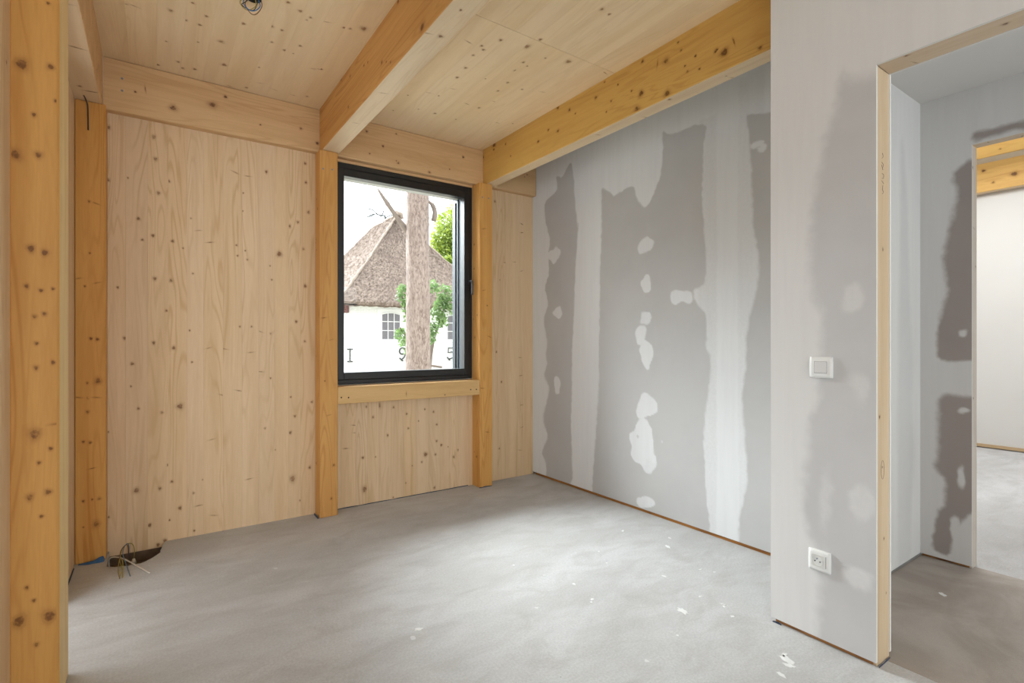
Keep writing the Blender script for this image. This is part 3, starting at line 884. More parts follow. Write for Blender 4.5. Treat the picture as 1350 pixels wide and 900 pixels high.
# far room
for nm, b in (('wall_far', (7.7, 7.9, -3.15, 5.2, 0.02, 3.4)), ('wall_far_back', (3.62, 7.9, 5.0, 5.2, 0, 3.4))):
    tag(box(nm, M['plaster'], b), kind='structure')
tag(box('ceiling_far_room', M['plaster'], (3.5, 7.9, -3.3, 5.2, 3.3, 3.4)), kind='structure')
t = timber('baseboard_far', (7.685, 7.70, -3.1, 5.0, 0.010, 0.045), [M['sole_pale_y']], [], 0.002)
tag(t, kind='structure')

# ------------------------------------------------------------------ posts, beams, wall plate, sill rail
PB = timber('timber_post', (-0.376, -0.256, 2.22, 2.44, 0.0, ZB - 0.001), [M['glulam_z'], M['lit_side_z']],
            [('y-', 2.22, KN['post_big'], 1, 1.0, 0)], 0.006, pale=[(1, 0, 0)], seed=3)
tag(PB, 'big knotty orange timber post in the left foreground with a pale side face', 'post', 'timber posts')
PC = timber('timber_post', (-0.353, -0.222, YP, YW - 0.001, 0.0, ZB - 0.001), [M['glulam_z']],
            [('y-', YP, KN['post_corner'], 1, 0.9, 0)], 0.004, seed=4)
tag(PC, 'orange timber post in the far left corner above the blue foil scrap', 'post', 'timber posts')
PL = timber('timber_post', (0.918, 1.039, YP, YW - 0.001, 0.0, ZB - 0.001), [M['glulam_z']],
            [('y-', YP, KN['post_l'], 1, 0.9, 0), ('x-', 0.918, rand_knots(8, 3.63, 3.71, 0.2, 2.4, 5, (0, 1)), 1, 0.8, 0)], 0.004, seed=5)
tag(PL, 'slim orange timber post standing along the left side of the window', 'post', 'timber posts')
PR = timber('timber_post', (2.185, 2.307, YP, YW - 0.001, 0.0, ZB - 0.001), [M['glulam_z']],
            [('y-', YP, KN['post_r'], 1, 0.9, 0), ('x-', 2.185, rand_knots(7, 3.63, 3.71, 0.2, 2.4, 6, (0, 1)), 1, 0.8, 0)], 0.004, seed=6)
tag(PR, 'slim orange timber post standing along the right side of the window', 'post', 'timber posts')
for par, pts in ((PL, ((0.941, 2.375), (1.001, 2.381))), (PR, ((2.21, 2.385), (2.269, 2.385)))):
    for (sx, sz) in pts:
        screw(par, (sx, YP - 0.0003, sz), (0, -1, 0), 0.0065)

BL = timber('timber_beam', (-0.36, -0.24, -3.1, YH, ZB, ZC + 0.03), [M['header_x'], M['lit_under_y']],
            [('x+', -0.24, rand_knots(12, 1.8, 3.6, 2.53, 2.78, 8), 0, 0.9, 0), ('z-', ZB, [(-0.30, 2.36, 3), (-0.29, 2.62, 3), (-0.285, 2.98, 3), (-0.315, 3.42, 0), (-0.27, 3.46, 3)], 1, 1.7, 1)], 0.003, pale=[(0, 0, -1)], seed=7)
tag(BL, 'pale timber beam over the two posts at the left wall', 'beam', 'timber ceiling beams')
BMID = timber('timber_beam', (0.934, 1.055, -3.1, YH, ZB, ZC + 0.03), [M['glulam_y'], M['lit_under_y']],
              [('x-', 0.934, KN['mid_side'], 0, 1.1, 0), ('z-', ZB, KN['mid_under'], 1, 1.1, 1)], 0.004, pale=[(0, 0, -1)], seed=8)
tag(BMID, 'orange ceiling beam with a pale underside resting on the post left of the window', 'beam', 'timber ceiling beams')
BR = timber('timber_beam', (2.255, 2.36, 1.182, YH, ZB, ZC + 0.03), [M['yellow_y'], M['lit_under_y']],
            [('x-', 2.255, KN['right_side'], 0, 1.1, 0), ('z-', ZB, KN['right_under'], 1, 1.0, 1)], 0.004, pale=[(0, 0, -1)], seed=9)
tag(BR, 'yellow knotty ceiling beam running along the grey plasterboard wall to the post right of the window', 'beam', 'timber ceiling beams')
HP = timber('wall_plate', (-0.239, 2.818, YH + 0.0005, YW + 0.03, ZB, ZC - 0.0015), [M['header_x']],
            [('y-', YH + 0.0005, KN['header'], 0, 1.0, 0)], 0.004, seed=10)
tag(HP, 'long horizontal timber plate under the ceiling along the top of the window wall', 'wall plate')
for z in (2.697, 2.628):
    screw(HP, (-0.153, YH, z), (0, -1, 0), 0.0065)
SR = timber('sill_rail', (1.0395, 2.1845, YP, YW - 0.001, 0.765, 0.884), [M['rail_x']],
            [('y-', YP, KN['rail'], 0, 0.9, 0)], 0.003, seed=11)
tag(SR, 'pale horizontal timber rail between the two posts below the window', 'rail')
for (sx, sz) in ((1.063, 0.811), (1.113, 0.808), (2.099, 0.811), (2.152, 0.81)):
    screw(SR, (sx, YP - 0.0003, sz), (0, -1, 0), 0.0055, 'black')

# beams of the far room, seen through both doorways
f1 = timber('timber_beam', (4.85, 5.0, -3.1, 4.9, ZB, 2.9), [M['yellow_y'], M['lit_under_y']],
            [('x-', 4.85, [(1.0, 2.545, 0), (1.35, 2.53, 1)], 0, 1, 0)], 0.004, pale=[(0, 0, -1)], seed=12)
tag(f1, 'yellow beam with a pale underside topmost in the far doorway view', 'beam', 'far room beams')
f2 = timber('timber_beam', (7.58, 7.695, -3.1, 4.9, 2.865, 3.25), [M['yellow_y'], M['lit_under_y']],
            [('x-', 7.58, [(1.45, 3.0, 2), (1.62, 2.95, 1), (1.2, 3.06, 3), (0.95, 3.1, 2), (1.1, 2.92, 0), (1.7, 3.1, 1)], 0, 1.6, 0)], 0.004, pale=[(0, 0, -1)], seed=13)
tag(f2, 'yellow knotty beam along the top of the far white wall through the doorways', 'beam', 'far room beams')

# ------------------------------------------------------------------ window: black frame, pane, handle, outside reveal
win = empty('window_1', ((WX0 + WX1) / 2, YW, WZ0))
tag(win, kind='structure')
FY0, FY1 = YW - 0.004, YW + 0.07
GX0, GX1, GZ0, GZ1 = WX0 + 0.078, WX1 - 0.077, WZ0 + 0.083, WZ1 - 0.094


def frame_bars(name, x0, x1, z0, z1, wl, wr, wb, wt, y0, y1, mat, parent, bev=0.003):
    for b in ((x0, x0 + wl, y0, y1, z0, z1), (x1 - wr, x1, y0, y1, z0, z1),
              (x0 + wl, x1 - wr, y0, y1, z0, z0 + wb), (x0 + wl, x1 - wr, y0, y1, z1 - wt, z1)):
        box(name, mat, b, parent, bev)


frame_bars('frame', WX0 + 0.001, WX1 - 0.001, WZ0, WZ1, 0.030, 0.030, 0.030, 0.040, FY0 + 0.006, FY1, M['alu'], win)
frame_bars('sash', WX0 + 0.0315, WX1 - 0.0315, WZ0 + 0.0305, WZ1 - 0.0405, 0.0465, 0.0455, 0.0525, 0.0535, FY0, FY1 - 0.005, M['alu'], win)
box('pane', M['glass'], (GX0 - 0.004, GX1 + 0.004, YW + 0.030, YW + 0.036, GZ0 - 0.004, GZ1 + 0.004), win)
# trim strip between frame and wall plate
tr = box('trim_1', M['header_x'], (WX0, WX1, YW - 0.002, YW + 0.03, WZ1 + 0.0008, ZB - 0.0005))
tag(tr, kind='structure')
# outside reveal in grey metal
for nm, b, m in (('reveal', (GX1 + 0.013, GX1 + 0.06, FY1 + 0.001, 3.955, WZ0 + 0.02, WZ1 - 0.02), 'alu_out'),
                 ('reveal', (WX0 + 0.002, WX0 + 0.05, FY1 + 0.001, 3.955, WZ0 + 0.02, WZ1 - 0.02), 'alu_out'),
                 ('reveal', (WX0 + 0.05, GX1 + 0.013, FY1 + 0.001, 3.90, GZ1 + 0.016, WZ1 - 0.02), 'alu_lit_top'),
                 ('reveal', (WX0 + 0.05, GX1 + 0.013, FY1 + 0.001, 3.98, WZ0 + 0.02, GZ0 - 0.02), 'alu_out'),
                 ('screen_rail', (GX1 + 0.003, GX1 + 0.013, FY1 + 0.045, FY1 + 0.065, GZ0 - 0.01, GZ1 + 0.01), 'rail_dark'),
                 ('screen_rail', (GX1 + 0.0, GX1 + 0.013, FY1 + 0.085, FY1 + 0.125, GZ0 - 0.01, GZ1 - 0.012), 'rail_dark')):
    box(nm, M[m], b, win, 0.002)
# lever handle on the right of the sash
hd = box('handle', M['alu'], (2.136, 2.164, FY0 - 0.012, FY0 - 0.0005, 1.66, 1.725), win, 0.003)
bm = bmesh.new()
add_tube(bm, smooth_path([(2.150, FY0 - 0.011, 1.70), (2.150, FY0 - 0.04, 1.70), (2.150, FY0 - 0.052, 1.685), (2.150, FY0 - 0.052, 1.585)], 4), 0.0085, 8)
finish('lever', bm, plain('grey_handle_metal', srgb(92, 96, 102), 0.35, 0.4), hd)

# ------------------------------------------------------------------ switch and socket on the partition


def plate_bm(y, z, w, h, x, t, dome=0.0035):
    """softly domed square cover plate facing -X"""
    bm = bmesh.new()
    n = 8
    g = []
    for i in range(n + 1):
        row = []
        for j in range(n + 1):
            a, b = i / n * 2 - 1, j / n * 2 - 1
            k = 1 - 0.020 * (abs(a) ** 2) * (abs(b) ** 6) - 0.0
            k2 = 1 - 0.020 * (abs(b) ** 2) * (abs(a) ** 6)
            d = t + dome * (1 - a * a) * (1 - 0.0 * b) * 0.6 + dome * (1 - b * b) * 0.4
            row.append(bm.verts.new((x - d, y + a * w / 2 * k2, z + b * h / 2 * k)))
        g.append(row)
    for i in range(n):
        for j in range(n):
            f = bm.faces.new((g[i][j], g[i][j + 1], g[i + 1][j + 1], g[i + 1][j]))
            f.smooth = True
    rim = [g[0][j] for j in range(n + 1)] + [g[i][n] for i in range(1, n + 1)] + [g[n][j] for j in range(n - 1, -1, -1)] + [g[i][0] for i in range(n - 1, 0, -1)]
    back = [bm.verts.new((x, v.co.y + (v.co.y - y) * 0.0, v.co.z)) for v in rim]
    m_ = len(rim)
    for k in range(m_):
        bm.faces.new((rim[k], back[k], back[(k + 1) % m_], rim[(k + 1) % m_]))
    bm.faces.new(back)
    bmesh.ops.recalc_face_normals(bm, faces=bm.faces[:])
    return bm


sw = empty('light_switch', (XC, 0.973, 1.0975))
tag(sw, 'white square rocker light switch on the plasterboard partition left of the doorway', 'switch')
finish('plate', plate_bm(0.973, 1.0975, 0.084, 0.084, XC - 0.0004, 0.009), M['white_plastic'], sw)
bm = bmesh.new()
add_box(bm, XC - 0.0146, XC - 0.009, 0.973 - 0.0222, 0.973 + 0.0222, 1.0975 - 0.0222, 1.0975 + 0.0222, bevel=0.0015)
finish('rocker', bm, M['rocker_plastic'], sw)
bm = bmesh.new()
add_box(bm, XC - 0.0128, XC - 0.009, 0.973 - 0.0235, 0.973 + 0.0235, 1.0975 - 0.0235, 1.0975 + 0.0235)
finish('rocker_gap', bm, plain('switch_gap_grey', srgb(150, 148, 146), 0.6), sw)

so = empty('power_socket', (XC, 0.979, 0.3285))
tag(so, 'white wall socket with a round earthed recess low on the partition beneath the light switch', 'socket')
finish('plate', plate_bm(0.979, 0.3285, 0.082, 0.082, XC - 0.0004, 0.009), M['white_plastic'], so)
# square insert with a round recess
cy, cz = 0.983, 0.329
bm = bmesh.new()
n = 32
rad = 0.0195
hw = 0.0228
outer, inner, deep = [], [], []
xf = XC - 0.0142
for k in range(n):
    a = 2 * math.pi * k / n + math.pi / n
    ca, sa = math.cos(a), math.sin(a)
    q = hw / max(abs(ca), abs(sa))
    outer.append(bm.verts.new((xf, cy + q * ca, cz + q * sa)))
    inner.append(bm.verts.new((xf, cy + rad * ca, cz + rad * sa)))
    deep.append(bm.verts.new((XC - 0.0025, cy + rad * 0.92 * ca, cz + rad * 0.92 * sa)))
obase = [bm.verts.new((XC - 0.009, v.co.y, v.co.z)) for v in outer]
for k in range(n):
    l = (k + 1) % n
    bm.faces.new((outer[k], outer[l], inner[l], inner[k]))
    bm.faces.new((inner[k], inner[l], deep[l], deep[k]))
    bm.faces.new((obase[k], obase[l], outer[l], outer[k]))
bm.faces.new(deep)
bmesh.ops.recalc_face_normals(bm, faces=bm.faces[:])
finish('recess', bm, M['grey_plastic'], so)
# the plate is open over the recess: a ring wall is enough because the recess rim stands proud of it
for (dy, dz) in ((0.0095, 0.0), (-0.0095, 0.0)):
    bm = bmesh.new()
    add_disc(bm, (XC - 0.0152, cy + dy, cz + dz - 0.002), (-1, 0, 0), 0.0026, 10, 0, 0.0004)
    finish('contact_hole', bm, M['black'], so)
bm = bmesh.new()
add_tube(bm, [(XC - 0.0148, cy, cz + 0.0095), (XC - 0.021, cy, cz + 0.0095)], 0.0024, 10)
finish('earth_pin', bm, M['steel'], so)
bm = bmesh.new()
add_box(bm, XC - 0.0125, XC - 0.010, 0.9525, 0.9545, cz - 0.023, cz + 0.023)
finish('cover_groove', bm, plain('socket_groove_grey', srgb(168, 166, 162), 0.6), so)

# ------------------------------------------------------------------ cables and scraps
ew = empty('loose_wires', (-0.13, 3.60, -0.10))
tag(ew, 'tangle of loose white, blue and yellow wires rising from the broken floor corner', 'wires')


def wire(name, mat, pts, r, parent):
    bm = bmesh.new()
    add_tube(bm, smooth_path(pts, 7), r, 7)
    return finish(name, bm, mat, parent)


wire('white_cable', M['w_white'], [(-0.205, 3.63, -0.09), (-0.208, 3.62, -0.045), (-0.211, 3.61, -0.015), (-0.197, 3.59, 0.008), (-0.167, 3.55, 0.016), (-0.137, 3.49, 0.02), (-0.092, 3.41, 0.010), (-0.022, 3.245, 0.006)], 0.0035, ew)
wire('yellow_wire', M['w_yellow'], [(-0.134, 3.265, 0.004), (-0.142, 3.38, 0.014), (-0.155, 3.48, 0.022), (-0.149, 3.56, 0.049), (-0.129, 3.6, 0.064), (-0.105, 3.62, 0.052), (-0.095, 3.63, 0.013), (-0.099, 3.64, -0.048)], 0.0022, ew)
wire('brown_wire', M['w_brown'], [(-0.146, 3.262, 0.004), (-0.157, 3.37, 0.008), (-0.157, 3.48, 0.026), (-0.151, 3.55, 0.053), (-0.129, 3.6, 0.061), (-0.123, 3.63, 0.014), (-0.129, 3.66, -0.05)], 0.002, ew)
wire('blue_wire', M['w_blue'], [(-0.103, 3.262, 0.004), (-0.120, 3.39, 0.010), (-0.141, 3.49, 0.042), (-0.141, 3.55, 0.060), (-0.125, 3.6, 0.066), (-0.12, 3.63, 0.024), (-0.127, 3.66, -0.05)], 0.0022, ew)
wire('yellow_wire', M['w_yellow'], [(-0.146, 3.268, 0.009), (-0.138, 3.36, 0.012), (-0.140, 3.42, 0.030), (-0.152, 3.46, 0.036), (-0.158, 3.40, 0.016), (-0.150, 3.30, 0.008)], 0.0018, ew)
bm = bmesh.new()
add_tube(bm, [(-0.099, 3.64, -0.038), (-0.0985, 3.638, -0.052), (-0.098, 3.636, -0.066)], [0.006, 0.011, 0.013], 10)
finish('wire_connector', bm, M['w_white'], ew)

fs = bpy.data.meshes.new('blue_foil_scrap')
bm = bmesh.new()
rowA = [(-0.338, 3.598, 0.003), (-0.30, 3.590, 0.008), (-0.27, 3.586, 0.012), (-0.247, 3.588, 0.024), (-0.232, 3.592, 0.026), (-0.226, 3.596, 0.008)]
rowB = [(-0.338, 3.585, 0.001), (-0.30, 3.568, 0.001), (-0.27, 3.568, 0.001), (-0.247, 3.563, 0.001), (-0.232, 3.566, 0.001), (-0.226, 3.575, 0.001)]
va = [bm.verts.new(p) for p in rowA]
vb = [bm.verts.new(p) for p in rowB]
vc = [bm.verts.new((p[0], 3.602, 0.001)) for p in rowA]
for k in range(5):
    bm.faces.new((vb[k], vb[k + 1], va[k + 1], va[k]))
    bm.faces.new((va[k], va[k + 1], vc[k + 1], vc[k]))
    bm.faces.new((vc[k], vc[k + 1], vb[k + 1], vb[k]))
bm.faces.new((vb[0], va[0], vc[0]))
bm.faces.new((vb[5], vc[5], va[5]))
bmesh.ops.recalc_face_normals(bm, faces=bm.faces[:])
o = finish('foil_scrap', bm, M['blue_foil'], None, (-0.28, 3.58, 0.001))
tag(o, 'crumpled blue foil scrap on the floor at the foot of the far left corner post', 'scrap')


def edge_strip(pts, label, w=0.008, h=0.012):
    """soft dark-blue perimeter strip showing in the floor joint"""
    bm = bmesh.new()
    rg_ = random.Random(len(label))
    prev = None
    for (x, y) in pts:
        hh = h * rg_.uniform(0.5, 1.1)
        a = bm.verts.new((x, y, 0.0005))
        b = bm.verts.new((x, y, hh))
        c = bm.verts.new((x + w, y - w * 0.6, 0.0005))
        if prev:
            bm.faces.new((prev[0], a, b, prev[1]))
            bm.faces.new((prev[1], b, c, prev[2]))
            bm.faces.new((prev[2], c, a, prev[0]))
        else:
            bm.faces.new((a, b, c))
        prev = (a, b, c)
    bm.faces.new((prev[0], prev[2], prev[1]))
    bmesh.ops.recalc_face_normals(bm, faces=bm.faces[:])
    o_ = finish('edge_strip', bm, M['navy'], None, (pts[0][0], pts[0][1], 0.0))
    return tag(o_, label, 'edge strip', 'edge strips in the floor joint')


edge_strip([(-0.3525, 3.1 + 0.05 * k) for k in range(10)], 'dark blue edge strip between floor and left wall behind the big post', 0.004, 0.008)
edge_strip([(1.06 + 0.06 * k, YW - 0.002) for k in range(19)], 'thin dark blue edge strip under the boards below the window', 0.004, 0.006)
edge_strip([(0.905, YP + 0.095 - 0.03 * k) for k in range(4)], 'short dark blue edge strip at the foot of the left window post', 0.010, 0.016)
edge_strip([(2.178 + 0.03 * k, YP - 0.001) for k in range(5)], 'short dark blue edge strip at the foot of the right window post', 0.005, 0.009)
edge_strip([(XC - 0.004, 1.17 - 0.012 * k) for k in range(4)], 'tiny dark blue edge strip at the far bottom corner of the partition', 0.003, 0.009)
edge_strip([(XC + 0.01 + 0.02 * k, 0.781) for k in range(6)], 'ragged blue edge strip on the floor under the door jamb', 0.003, 0.005)

# black cable drooping from the left beam down the face of the corner post
cb = tube('black_cable', M['w_dark'], smooth_path([(-0.310, 3.535, 2.507), (-0.306, 3.57, 2.503), (-0.299, 3.597, 2.48), (-0.297, 3.599, 2.42), (-0.296, 3.599, 2.346)], 5), 0.0035)
tag(cb, 'thin black cable hanging from the left beam onto the corner post', 'cable')

cl = empty('ceiling_wires', (0.375, 2.66, ZC))
tag(cl, 'loops of thin blue and brown wire hanging from a round hole in the ceiling boards', 'wires')
bm = bmesh.new()
add_disc(bm, (0.378, 2.655, ZC - 0.0006), (0, 0, -1), 0.034, 20, 0, 0.0012)
finish('ceiling_box', bm, M['black'], cl)
wire('wire', M['w_sky'], [(0.40, 2.655, ZC), (0.408, 2.668, ZC - 0.02), (0.39, 2.69, ZC - 0.035), (0.365, 2.70, ZC - 0.035), (0.34, 2.685, ZC - 0.02), (0.345, 2.66, ZC)], 0.0022, cl)
wire('wire', M['w_brown'], [(0.41, 2.65, ZC), (0.415, 2.668, ZC - 0.02), (0.398, 2.70, ZC - 0.042), (0.375, 2.708, ZC - 0.045), (0.348, 2.69, ZC - 0.02), (0.36, 2.65, ZC)], 0.002, cl)
wire('wire', M['w_dark'], [(0.375, 2.64, ZC), (0.345, 2.665, ZC - 0.025), (0.335, 2.70, ZC - 0.02), (0.352, 2.715, ZC - 0.022), (0.385, 2.70, ZC - 0.03), (0.40, 2.66, ZC)], 0.002, cl)
wire('wire', M['w_yellow'], [(0.36, 2.645, ZC), (0.33, 2.68, ZC - 0.012), (0.332, 2.712, ZC - 0.015), (0.36, 2.715, ZC - 0.03), (0.39, 2.68, ZC - 0.02), (0.385, 2.65, ZC)], 0.002, cl)

# ------------------------------------------------------------------ outside: ground, thatched house, pine, shrub, trees
gm, gnt, gb = nodes_of('pale_bounce_ground')  # unseen sandy ground, made pale to bounce light up to the ceiling
gtc = N(gnt, 'ShaderNodeTexCoord')
gnt.links.new(mixc(gnt, noise(gnt, gtc.outputs['Object'], 3.0, 5), srgb(150, 146, 132), srgb(176, 170, 154)), gb.inputs['Base Color'])
gb.inputs['Roughness'].default_value = 0.95
tag(box('ground', gm, (-40, 70, 4.1, 90, -0.5, -0.25)), kind='structure')

bm_, bnt, bb_ = nodes_of('white_painted_brick')
btc = N(bnt, 'ShaderNodeTexCoord')
bmap = N(bnt, 'ShaderNodeMapping')
bmap.inputs['Rotation'].default_value = (R(90), 0, 0)
bnt.links.new(btc.outputs['Object'], bmap.inputs['Vector'])
br = N(bnt, 'ShaderNodeTexBrick')
br.inputs['Scale'].default_value = 1.0
br.inputs['Brick Width'].default_value = 0.22
br.inputs['Row Height'].default_value = 0.065
br.inputs['Mortar Size'].default_value = 0.008
br.inputs['Color1'].default_value = srgb(214, 214, 210)
br.inputs['Color2'].default_value = srgb(206, 206, 203)
br.inputs['Mortar'].default_value = srgb(190, 190, 187)
bnt.links.new(bmap.outputs[0], br.inputs['Vector'])
bnt.links.new(br.outputs['Color'], bb_.inputs['Base Color'])
bb_.inputs['Roughness'].default_value = 0.8
bump(bnt, bb_, br.outputs['Fac'], -0.4, 0.01)
M['wbrick'] = bm_

tm, tnt, tb = nodes_of('weathered_reed_thatch')
ttc = N(tnt, 'ShaderNodeTexCoord')
tmap = N(tnt, 'ShaderNodeMapping')
tmap.inputs['Scale'].default_value = (1, 1, 0.45)
tnt.links.new(ttc.outputs['Object'], tmap.inputs['Vector'])
tn1 = noise(tnt, tmap.outputs[0], 13.0, 6, 0.75, 0.5)
tn2 = noise(tnt, ttc.outputs['Object'], 1.1, 3)
tcol = mixc(tnt, ramp(tnt, tn1, 0.33, 0.66), srgb(84, 72, 66), srgb(158, 142, 131))
tcol = mixc(tnt, ramp(tnt, tn2, 0.35, 0.7, 0.0, 0.4), tcol, srgb(112, 97, 90))
tnt.links.new(tcol, tb.inputs['Base Color'])
tb.inputs['Roughness'].default_value = 1.0
tb.inputs['Specular IOR Level'].default_value = 0.1
bump(tnt, tb, tn1, 0.8, 0.08)
M['thatch'] = tm
M['thatch_light'] = plain('fresh_reed_ridge', srgb(138, 124, 113), 1.0, 0, 0.35, 14)
M['iron'] = plain('dark_wrought_iron', srgb(52, 54, 54), 0.6, 0.2, 0.1, 20)
M['paint_white'] = plain('white_window_paint', srgb(206, 206, 203), 0.5, 0, 0.02, 10)
M['dark_pane'] = plain('dark_house_pane', srgb(96, 92, 96), 0.3, 0, 0.15, 6)
M['redbrown'] = plain('red_brown_eave_timber', srgb(86, 44, 38), 0.8, 0, 0.1, 10)

HY = 20.0
house = empty('thatched_house', (9.3, HY, -0.25))
tag(house, 'white brick house with a steep thatched hip roof seen through the window', 'house')
bm = bmesh.new()
add_box(bm, 6.08, 12.52, HY, 29.0, -0.3, 2.95)
finish('wall', bm, M['wbrick'], house)
# thatch: hipped roof, rows of reed with a thick rounded eave
EL, ER, EYF, EYB, EZ = 5.62, 12.98, 19.38, 30.0, 2.72
AX, AYF, AYB, AZ = 9.30, 22.9, 26.4, 7.10


def roof_bm():
    bm = bmesh.new()
    c = {'fl': (EL, EYF, EZ), 'fr': (ER, EYF, EZ), 'br': (ER, EYB, EZ), 'bl': (EL, EYB, EZ), 'a': (AX, AYF, AZ), 'b': (AX, AYB, AZ)}
    nx = 44

    def patch(p00, p10, p01, p11, nu, nv_):
        g = []
        for j in range(nv_ + 1):
            t = j / nv_
            row = []
            for i in range(nu + 1):
                s = i / nu
                a = Vector(p00).lerp(Vector(p10), s)
                b = Vector(p01).lerp(Vector(p11), s)
                p = a.lerp(b, t)
                p.z -= 0.10 * math.sin(math.pi * t)          # slight sag
                row.append(bm.verts.new(p))
            g.append(row)
        for j in range(nv_):
            for i in range(nu):
                bm.faces.new((g[j][i], g[j][i + 1], g[j + 1][i + 1], g[j + 1][i]))
        # rounded eave underneath
        lo = []
        mid = (Vector(p00) + Vector(p10)) / 2
        cen = Vector((AX, (AYF + AYB) / 2, 0))
        for v in g[0]:
            inn = Vector((cen.x - v.co.x, 0, 0)) if abs((Vector(p10) - Vector(p00)).y) > 1 else Vector((0, cen.y - v.co.y, 0))
            inn = inn.normalized()
            q1 = bm.verts.new(v.co + Vector((0, 0, -0.10)) + inn * 0.05)
            q2 = bm.verts.new(v.co + Vector((0, 0, -0.16)) + inn * 0.75)
            lo.append((q1, q2))
        for i in range(nu):
            bm.faces.new((g[0][i + 1], g[0][i], lo[i][0], lo[i + 1][0]))
            bm.faces.new((lo[i + 1][0], lo[i][0], lo[i][1], lo[i + 1][1]))
    patch(c['fl'], c['fr'], c['a'], c['a'], 90, 70)
    patch(c['bl'], c['fl'], c['b'], c['a'], 90, 60)
    patch(c['fr'], c['br'], c['a'], c['b'], 60, 40)
    bmesh.ops.remove_doubles(bm, verts=bm.verts[:], dist=0.002)
    rg_ = random.Random(5)
    bm.normal_update()
    for v in bm.verts:
        v.co += v.normal * rg_.uniform(-0.03, 0.03)
    bmesh.ops.recalc_face_normals(bm, faces=bm.faces[:])
    return bm


roof = finish('thatched_roof', roof_bm(), M['thatch'], house, smooth=False)
for (p, q) in (((EL, EYF, EZ), (AX, AYF, AZ)), ((ER, EYF, EZ), (AX, AYF, AZ)), ((AX, AYF, AZ), (AX, AYB, AZ))):
    P_ = [Vector(p).lerp(Vector(q), k / 24) for k in range(25)]
    rg_ = random.Random(3)
    for k, v in enumerate(P_):
        v.z -= 0.10 * math.sin(math.pi * k / 24) if p[2] != q[2] else 0
        v += Vector((rg_.uniform(-.02, .02), rg_.uniform(-.02, .02), rg_.uniform(-.02, .03)))
    tube('reed_roll', M['thatch_light'], P_, [0.03 + rg_.uniform(0, 0.04) for _ in P_], roof, 8)
bm = bmesh.new()
add_tube(bm, [(9.22, 22.85, 7.0), (9.32, 22.9, 7.22), (9.55, 22.95, 7.2), (9.6, 22.95, 7.0)], [0.12, 0.14, 0.13, 0.10], 8)
finish('ridge_knob', bm, M['thatch_light'], roof)
tube('gutter_board', M['paint_white'], [(6.05, HY - 0.06, 2.58), (12.5, HY - 0.06, 2.58)], 0.035, house, 6)
bm = bmesh.new()
add_box(bm, 5.92, 6.10, HY - 0.35, HY + 0.05, 2.30, 2.62, bevel=0.02)
finish('eave_bracket', bm, M['redbrown'], house)


def house_window(x0, x1, z0, z1, ncol, nrow):
    w = box('window', M['paint_white'], (x0 - 0.19, x1 + 0.19, HY - 0.02, HY - 0.0005, z0 - 0.22, z1 + 0.15), house, 0.004)
    box('sill', M['paint_white'], (x0 - 0.03, x1 + 0.03, HY - 0.07, HY - 0.02, z0 - 0.10, z0 - 0.045), w, 0.005)
    # dark opening with an arched head, panes between white glazing bars
    dx, dz = (x1 - x0) / ncol, (z1 - z0) / nrow
    arch = lambda x: 0.07 * (1 - ((x - (x0 + x1) / 2) / ((x1 - x0) / 2)) ** 2)
    for i in range(ncol):
        for j in range(nrow):
            a, b = x0 + i * dx + 0.012, x0 + (i + 1) * dx - 0.012
            c, d = z0 + j * dz + 0.012, z0 + (j + 1) * dz - 0.012
            bm = bmesh.new()
            if j == nrow - 1:
                cols = [a + (b - a) * k / 4 for k in range(5)]
                tops = [d - 0.07 + arch(x) for x in cols]
            else:
                cols, tops = [a, b], [d, d]
            f1_ = [bm.verts.new((x, HY - 0.026, z)) for x, z in [(cols[0], c), (cols[-1], c)] + list(reversed(list(zip(cols, tops))))]
            f2_ = [bm.verts.new((v.co.x, HY - 0.0205, v.co.z)) for v in f1_]
            bm.faces.new(f1_)
            m_ = len(f1_)
            for k in range(m_):
                bm.faces.new((f1_[k], f2_[k], f2_[(k + 1) % m_], f1_[(k + 1) % m_]))
            bmesh.ops.recalc_face_normals(bm, faces=bm.faces[:])
            finish('pane', bm, M['dark_pane'], w)
    # sash frame bars standing proud
    bm = bmesh.new()
    for i in range(ncol + 1):
        xx = x0 + i * dx
        add_box(bm, xx - 0.014, xx + 0.014, HY - 0.05, HY - 0.0265, z0, z1 - 0.07 + arch(min(max(xx, x0), x1)))
    for j in range(nrow):
        add_box(bm, x0, x1, HY - 0.048, HY - 0.0265, z0 + j * dz - 0.014, z0 + j * dz + 0.014)
    finish('glazing_bars', bm, M['paint_white'], w)
    P_ = [(x0 + (x1 - x0) * k / 8, HY - 0.04, z1 - 0.07 + arch(x0 + (x1 - x0) * k / 8)) for k in range(9)]
    tube('arched_head', M['paint_white'], P_, 0.025, w, 6)
    # thin shadow gap round the surround, and the iron drip strip above
    tube('drip_strip', M['iron'], [(x0 - 0.31, HY - 0.03, z1 + 0.22), (x1 + 0.31, HY - 0.03, z1 + 0.22)], 0.022, w, 6)


house_window(7.50, 8.28, 1.28, 2.37, 3, 3)
house_window(10.45, 11.32, 1.28, 2.37, 3, 3)


def numeral(strokes):
    bm = bmesh.new()
    for pts, sm in strokes:
        add_tube(bm, smooth_path(pts, 8) if sm else pts, 0.026, 6)
    return finish('iron_numeral', bm, M['iron'], house)


